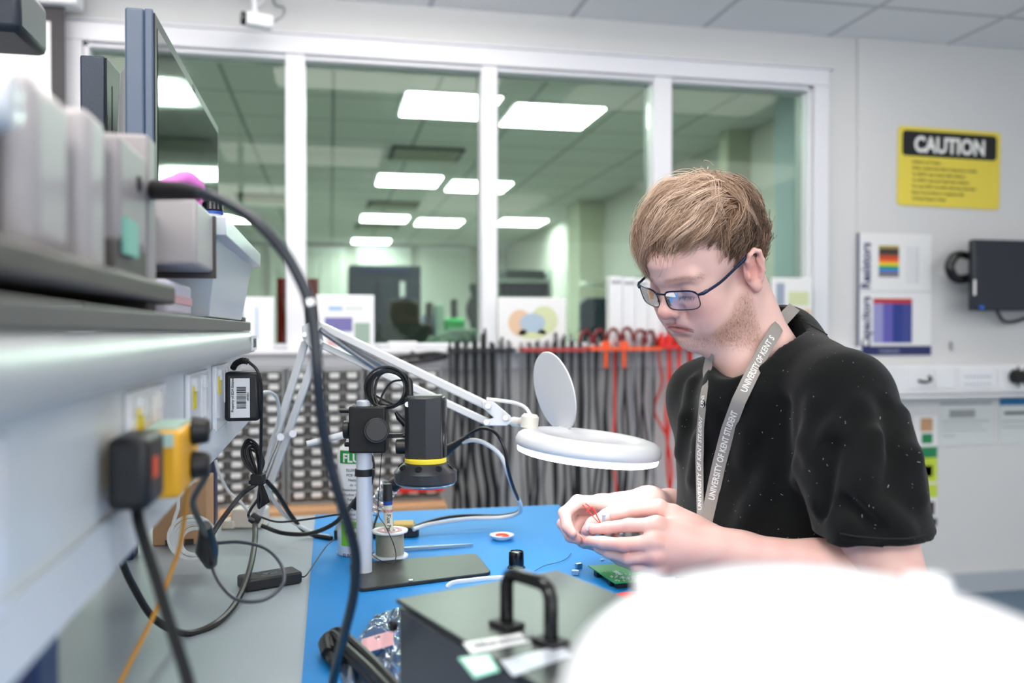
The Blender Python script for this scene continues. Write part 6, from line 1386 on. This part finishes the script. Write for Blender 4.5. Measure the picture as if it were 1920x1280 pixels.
while g_ < NG:
    az = hair_rnd.uniform(-math.pi, math.pi); elv = math.asin(hair_rnd.uniform(-.9, 1)); hl = hairline(az)
    if elv < hl+hair_rnd.uniform(-.02, .08): continue
    p = scalp(az, elv)
    if p is None: continue
    g_ += 1
    a = abs(math.degrees(az)); upz = math.degrees(elv); back = a > 112
    top = float(np.clip((upz-(16 if not back else 45))/28, 0, 1))
    L = (.026+.016*hair_rnd.random())*(1-top)+(.080+.045*hair_rnd.random())*top
    if a < 45: L = .070+.045*hair_rnd.random()
    if az < .45 and az > -1.2: L += .014; lift += .007
    if back and upz < 30: L = .016+.010*hair_rnd.random()
    lift = (.0015+.0030*hair_rnd.random())*(1-top)+(.005+.013*hair_rnd.random())*top
    if a < 75 and upz > 20: lift += .006
    gp = grow(p, L, lift, az, upz, n, hair_rnd.gauss(0, .22), .20+.25*hair_rnd.random(), hair_rnd.uniform(0, 6.28), back, top)
    tone = float(np.clip(hair_rnd.gauss(.5, .25), 0, 1))
    for c in range(NCH):
        sg_ = .0058 if top > .3 else .0040
        off = nv([hair_rnd.gauss(0, sg_) for _ in range(3)]); tw_ = nv([hair_rnd.gauss(0, .0012) for _ in range(3)]); tip_ = nv([hair_rnd.gauss(0, .0026 if top > .3 else .0012) for _ in range(3)])
        Ls = hair_rnd.uniform(.78, 1.0); tt = np.linspace(0, 1, n)
        q_ = np.stack([np.interp(tt*Ls, tt, gp[:, d_]) for d_ in range(3)], 1)+off*((1-tt[:, None])**.55*.82+.18)+tw_*np.sin(tt*6+c)[:, None]+tip_*(tt**2)[:, None]
        for k in range(0, n): q_[k] = shell_push(q_[k], .0006 if k == 0 else .0018)
        strands.append(q_); cols.append((hair_rnd.random(), top, tone*2-1))
# mesh strips: three-sided tapering tubes, packed
S_ = np.array(strands); ns, n, _ = S_.shape; Wp = h2w(S_.reshape(-1, 3)).reshape(ns, n, 3)
tg = np.gradient(Wp, axis=1); tg /= np.linalg.norm(tg, axis=2, keepdims=True)+1e-9
rf = np.cross(tg, np.tile(nv((.3, .2, .93)), (ns, n, 1))); rf /= np.linalg.norm(rf, axis=2, keepdims=True)+1e-9; bn = np.cross(tg, rf)
wd = np.array([.00030+.00030*c[0] for c in cols])[:, None, None]*np.linspace(1, .25, n)[None, :, None]
ring = [Wp+wd*(rf*math.cos(a_)+bn*math.sin(a_)) for a_ in (0, 2.094, 4.189)]
V = np.stack(ring, 2).reshape(-1, 3); F_ = []
base_ = (np.arange(ns)*n*3)[:, None]
for j in range(n-1):
    for k in range(3): F_.append(np.concatenate([base_+j*3+k, base_+j*3+(k+1) % 3, base_+(j+1)*3+(k+1) % 3, base_+(j+1)*3+k], 1))
F_ = np.concatenate(F_)
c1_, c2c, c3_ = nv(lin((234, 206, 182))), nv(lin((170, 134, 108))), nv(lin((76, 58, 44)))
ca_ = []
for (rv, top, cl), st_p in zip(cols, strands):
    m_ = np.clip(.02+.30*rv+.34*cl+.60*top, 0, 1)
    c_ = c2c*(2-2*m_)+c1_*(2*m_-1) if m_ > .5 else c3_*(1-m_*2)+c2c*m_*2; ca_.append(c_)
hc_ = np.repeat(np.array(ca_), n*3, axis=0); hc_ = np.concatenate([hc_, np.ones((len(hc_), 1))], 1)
hm = mat('hair_blond', (170, 130, 95), .36, spec=.55); nt = hm.node_tree
vc = nt.nodes.new('ShaderNodeVertexColor'); vc.layer_name = 'tone'; nt.links.new(vc.outputs[0], nt.nodes['Principled BSDF'].inputs['Base Color'])
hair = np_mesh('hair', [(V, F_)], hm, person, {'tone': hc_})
# root cap: a thin undercoat over the scalp so no skin shows between the locks
cv, cf = [], []; na, ne = 96, 30
for i in range(na):
    az = -math.pi+2*math.pi*i/na
    for j in range(ne):
        hl = hairline(az)+.05; elv = hl+(math.pi/2-hl)*j/(ne-1); p = scalp(az, elv)
        if p is None: p = nv((0, 0, .13))
        o = p-nv((-.010, 0, .050)); o /= np.linalg.norm(o); e_ = min(1, j/3); cv.append(p+o*(.0003+.0032*e_*(.6 if abs(az) > 1.2 and elv < .2 else 1)))
for i in range(na):
    for j in range(ne-1): a, b = i*ne+j, ((i+1) % na)*ne+j; cf.append((a, b, b+1, a+1))
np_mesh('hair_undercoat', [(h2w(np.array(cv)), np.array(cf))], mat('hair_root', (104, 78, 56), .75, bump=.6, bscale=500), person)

# short beard, eyebrows and lashes as fine hairs
hw_ = np.array(HVw); HVl = HV
def fuzz(name, n_, test, dirf, L, w0, m, seed, mx=400000):
    rs = np.random.RandomState(seed); vs, fs, c = [], [], 0; tries = 0
    while c < n_ and tries < mx:
        tries += 1; i = rs.randint(len(HVl)); p = HVl[i]+rs.normal(0, .0006, 3)
        pr_ = test(p)
        if pr_ <= 0 or rs.rand() > pr_: continue
        d = dirf(p)+rs.normal(0, .30, 3); d /= np.linalg.norm(d); l_ = L*rs.uniform(.6, 1.2)
        a_, b_, c_ = p, p+d*l_*.55, p+d*l_+nv((0, 0, -.0006)); sd = np.cross(d, nv((rs.rand(), .5, rs.rand()))); sd /= np.linalg.norm(sd); s2 = np.cross(d, sd)
        k0 = len(vs)
        for q_, w_ in ((a_, w0), (b_, w0*.8)):
            for an in (0, 2.09, 4.19): vs.append(q_+w_*(sd*math.cos(an)+s2*math.sin(an)))
        vs.append(c_)
        for k in range(3): fs += [(k0+k, k0+(k+1) % 3, k0+3+(k+1) % 3, k0+3+k)]
        fs += [(k0+3, k0+4, k0+6, k0+6), (k0+4, k0+5, k0+6, k0+6), (k0+5, k0+3, k0+6, k0+6)]; c += 1
    W_ = h2w(np.array(vs)); mb = MB(); mb.v = [tuple(v) for v in W_]; mb.f = [tuple(dict.fromkeys(f)) for f in fs]
    me = bpy.data.meshes.new(name); me.from_pydata(mb.v, [], mb.f); me.materials.append(m); o = bpy.data.objects.new(name, me); C.objects.link(o); put(o, person); return o
def beard_test(p):
    x, y, z = p; ay = abs(y); zz1 = (x+.012)*(-.62)-.014
    v = np.clip((zz1-z)/.022, 0, 1)*np.clip((x+.004)/.015, 0, 1)*np.clip((z+.100+.62*max(0, .07-x))/.02, 0, 1)
    v *= np.clip(1.2-1.5*math.exp(-(((x-.075)/.018)**2+((ay-.034)/.02)**2+((z+.048)/.018)**2)), 0, 1)
    if x > .072 and z > -.079: v *= .0 if (ay < .024 and z < -.055) else .35
    return .15+.85*v if v > .15 else 0
fuzz('beard', 7500, beard_test, lambda p: nv((.35, .25*np.sign(p[1]), -.75)), .0034, .00008, mat('beard_hair', (168, 124, 94), .5), 5)
fuzz('eyebrow', 330, lambda p: float(p[0] > .055 and .008 < abs(p[1]) < .054)*math.exp(-((p[2]-(.0225-6*(abs(p[1])-.030)**2))/.0032)**2), lambda p: nv((-.2, 1.0*np.sign(p[1]), .1)), .0060, .00010, mat('brow_hair', (168, 128, 100), .5), 6)
fuzz('eyelashes', 90, lambda p: float(p[0] > .07 and .020 < abs(p[1]) < .045 and abs(p[2]+.0085) < .0010), lambda p: nv((1, .15*np.sign(p[1]), -.55)), .0075, .00016, mat('lash_hair', (70, 48, 38), .5), 7)
# ------------------------------------------------------------------ lanyard
mat('lanyard_grey', (150, 144, 138), .6, bump=.3, bscale=1500); mat('lanyard_print', (236, 236, 232), .6)
ld = thing('lanyard', 'grey University of Kent student lanyard hanging round the neck', 'lanyard', on_shirt(1320, 960)[0])
def ribbon(pxs, wd, lift=.0080, both=True, wfix=None):
    ctr, nr = [], []
    seg = []
    for p_, q_ in zip(pxs[:-1], pxs[1:]):
        L = math.hypot(q_[0]-p_[0], q_[1]-p_[1]); n_ = max(2, int(L/5))
        for k in range(n_): seg.append((p_[0]+(q_[0]-p_[0])*k/n_, p_[1]+(q_[1]-p_[1])*k/n_))
    seg.append(pxs[-1])
    for x, y in seg: a, b = on_shirt(x, y, lift, both); ctr.append(a); nr.append(b)
    ds_ = np.array([dep(c) for c in ctr]); ker = np.ones(13)/13; dp = np.convolve(np.pad(ds_, 6, 'edge'), ker, 'valid'); dp = np.minimum(dp, ds_)
    dp = np.convolve(np.pad(dp, 4, 'edge'), np.ones(9)/9, 'valid')
    ctr = [P(x, y, d_-.001) for (x, y), d_ in zip(seg, dp)]
    for _ in range(8): nr = [nr[0]]+[(a+b*2+c).normalized() for a, b, c in zip(nr[:-2], nr[1:-1], nr[2:])]+[nr[-1]]
    out = []
    for i, c in enumerate(ctr):
        t_ = (ctr[min(i+1, len(ctr)-1)]-ctr[max(i-1, 0)]).normalized(); n_ = nr[i] if wfix is None else (nr[i]*(1-wfix[1])+wfix[0]*wfix[1]).normalized()
        n_ = (n_-t_*n_.dot(t_)).normalized(); out.append((c, t_, n_, n_.cross(t_).normalized()))
    mb = MB(); vs = []
    for c, t_, n_, s_ in out: vs += [c-s_*wd/2, c+s_*wd/2, c+s_*wd/2-n_*.0009, c-s_*wd/2-n_*.0009]
    mb.add(vs, [(4*i+k, 4*i+(k+1) % 4, 4*i+4+(k+1) % 4, 4*i+4+k) for i in range(len(out)-1) for k in range(4)]+[(3, 2, 1, 0), tuple(4*(len(out)-1)+k for k in range(4))])
    cum = [0]
    for a, b in zip(out[:-1], out[1:]): cum.append(cum[-1]+(b[0]-a[0]).length)
    def place(x, y, z):
        i = min(max(np.searchsorted(cum, x)-1, 0), len(out)-2); f = (x-cum[i])/(cum[i+1]-cum[i]); a, b = out[i], out[i+1]
        return a[0].lerp(b[0], f)+a[3].lerp(b[3], f)*y+a[2].lerp(b[2], f)*(z+.0004)
    return mb, place, cum[-1], out
near_strap = [(1325, 975), (1335, 930), (1348, 870), (1365, 805), (1385, 752), (1410, 700), (1436, 650), (1460, 612), (1476, 590), (1490, 575)]
m1, pl1, L1, o1 = ribbon(near_strap, .0185, wfix=(-FV, .5)); m1.build('near_strap', 'lanyard_grey', ld, smooth=50)
far_strap = [(1313, 972), (1312, 920), (1311, 860), (1313, 800), (1318, 745), (1326, 690), (1331, 660)]
m2_, pl2, L2, o2 = ribbon(far_strap, .0155, wfix=((-FV*.45-RV*.9), .75)); m2_.build('far_strap', 'lanyard_grey', ld, smooth=50)
m3, pl3, L3, o3 = ribbon([(1318, 1010), (1319, 990), (1320, 968)], .0185, wfix=(-FV, .9), lift=.006); m3.build('strap_end', mat('strap_brown', (128, 116, 108), .5), ld, smooth=50)
mb = MB().tube([o3[-1][0]+o3[-1][3]*(.009*(1 if k % 2 else .99))*(1-k/10*2)*1+o3[-1][2]*.001 for k in range(11)], .0006, 6); mb.build('stitching', 'lanyard_print', ld)
def strap_text(pl, L, start, s, size, sy=1, wsc=1.0, space=1.02):
    v, f = text_mesh(s, size, .018, .0001, space=space); v = [(x*wsc, y, z) for x, y, z in v]; mxx = max(q[0] for q in v)
    if start+mxx > L: pass
    mb = MB(); mb.add([pl(min(start+x, L-.001), (y-size*.34)*sy, z) for x, y, z in v], f); return mb, start+mxx
print('strap', L1, L2)
x = .030
for s in ('UNIVERSITY OF KENT STUDENT', 'UNIVERSITY OF KENT S'):
    mt_, x2_ = strap_text(pl1, L1, x, s, .0122, 1, .80); mt_.build('strap_lettering', 'lanyard_print', ld, smooth=0); x = x2_+.030
x = .012
for s in ('UNIVERSITY OF KENT STUDENT', 'UNI'):
    mt_, x2_ = strap_text(pl2, L2, x, s, .0105, 1, .93); mt_.build('strap_lettering', 'lanyard_print', ld, smooth=0); x = x2_+.014
MB().tube([P(1308, 972, dep(o3[0][0])-.003), P(1309, 1000, dep(o3[0][0])-.003)], .0008, 6).build('cord', 'lanyard_print', ld)
# ------------------------------------------------------------------ held work piece
hp = thing('work_piece', 'small white circuit part with red wires held between the fingertips', 'component', P(1132, 975, 1.262))
MB().obox(P(1128, 990, 1.250), (RV-Z_*.1).normalized(), FH, Z_, .022, .004, .005).build('carrier', 'white_plastic', hp, bevel=.001)
MB().obox(P(1132, 972, 1.250), RV, FH, Z_, .0022, .0022, .0035).obox(P(1132, 966, 1.250), RV, FH, Z_, .003, .002, .001).build('terminal', 'poster_grey', hp, bevel=.0005)
for a_, b_, c_ in (((1100, 960, 1.262), (1108, 952, 1.262), (1113, 953, 1.262)), ((1092, 946, 1.27), (1104, 958, 1.265), (1112, 968, 1.26)), ((1098, 944, 1.27), (1106, 950, 1.266), (1114, 958, 1.262))):
    MB().tube(spl([P(*a_), P(*b_), P(*c_), P(1128, 985, 1.252)]), .0007, 6).build('red_wire', 'lead_red', hp)
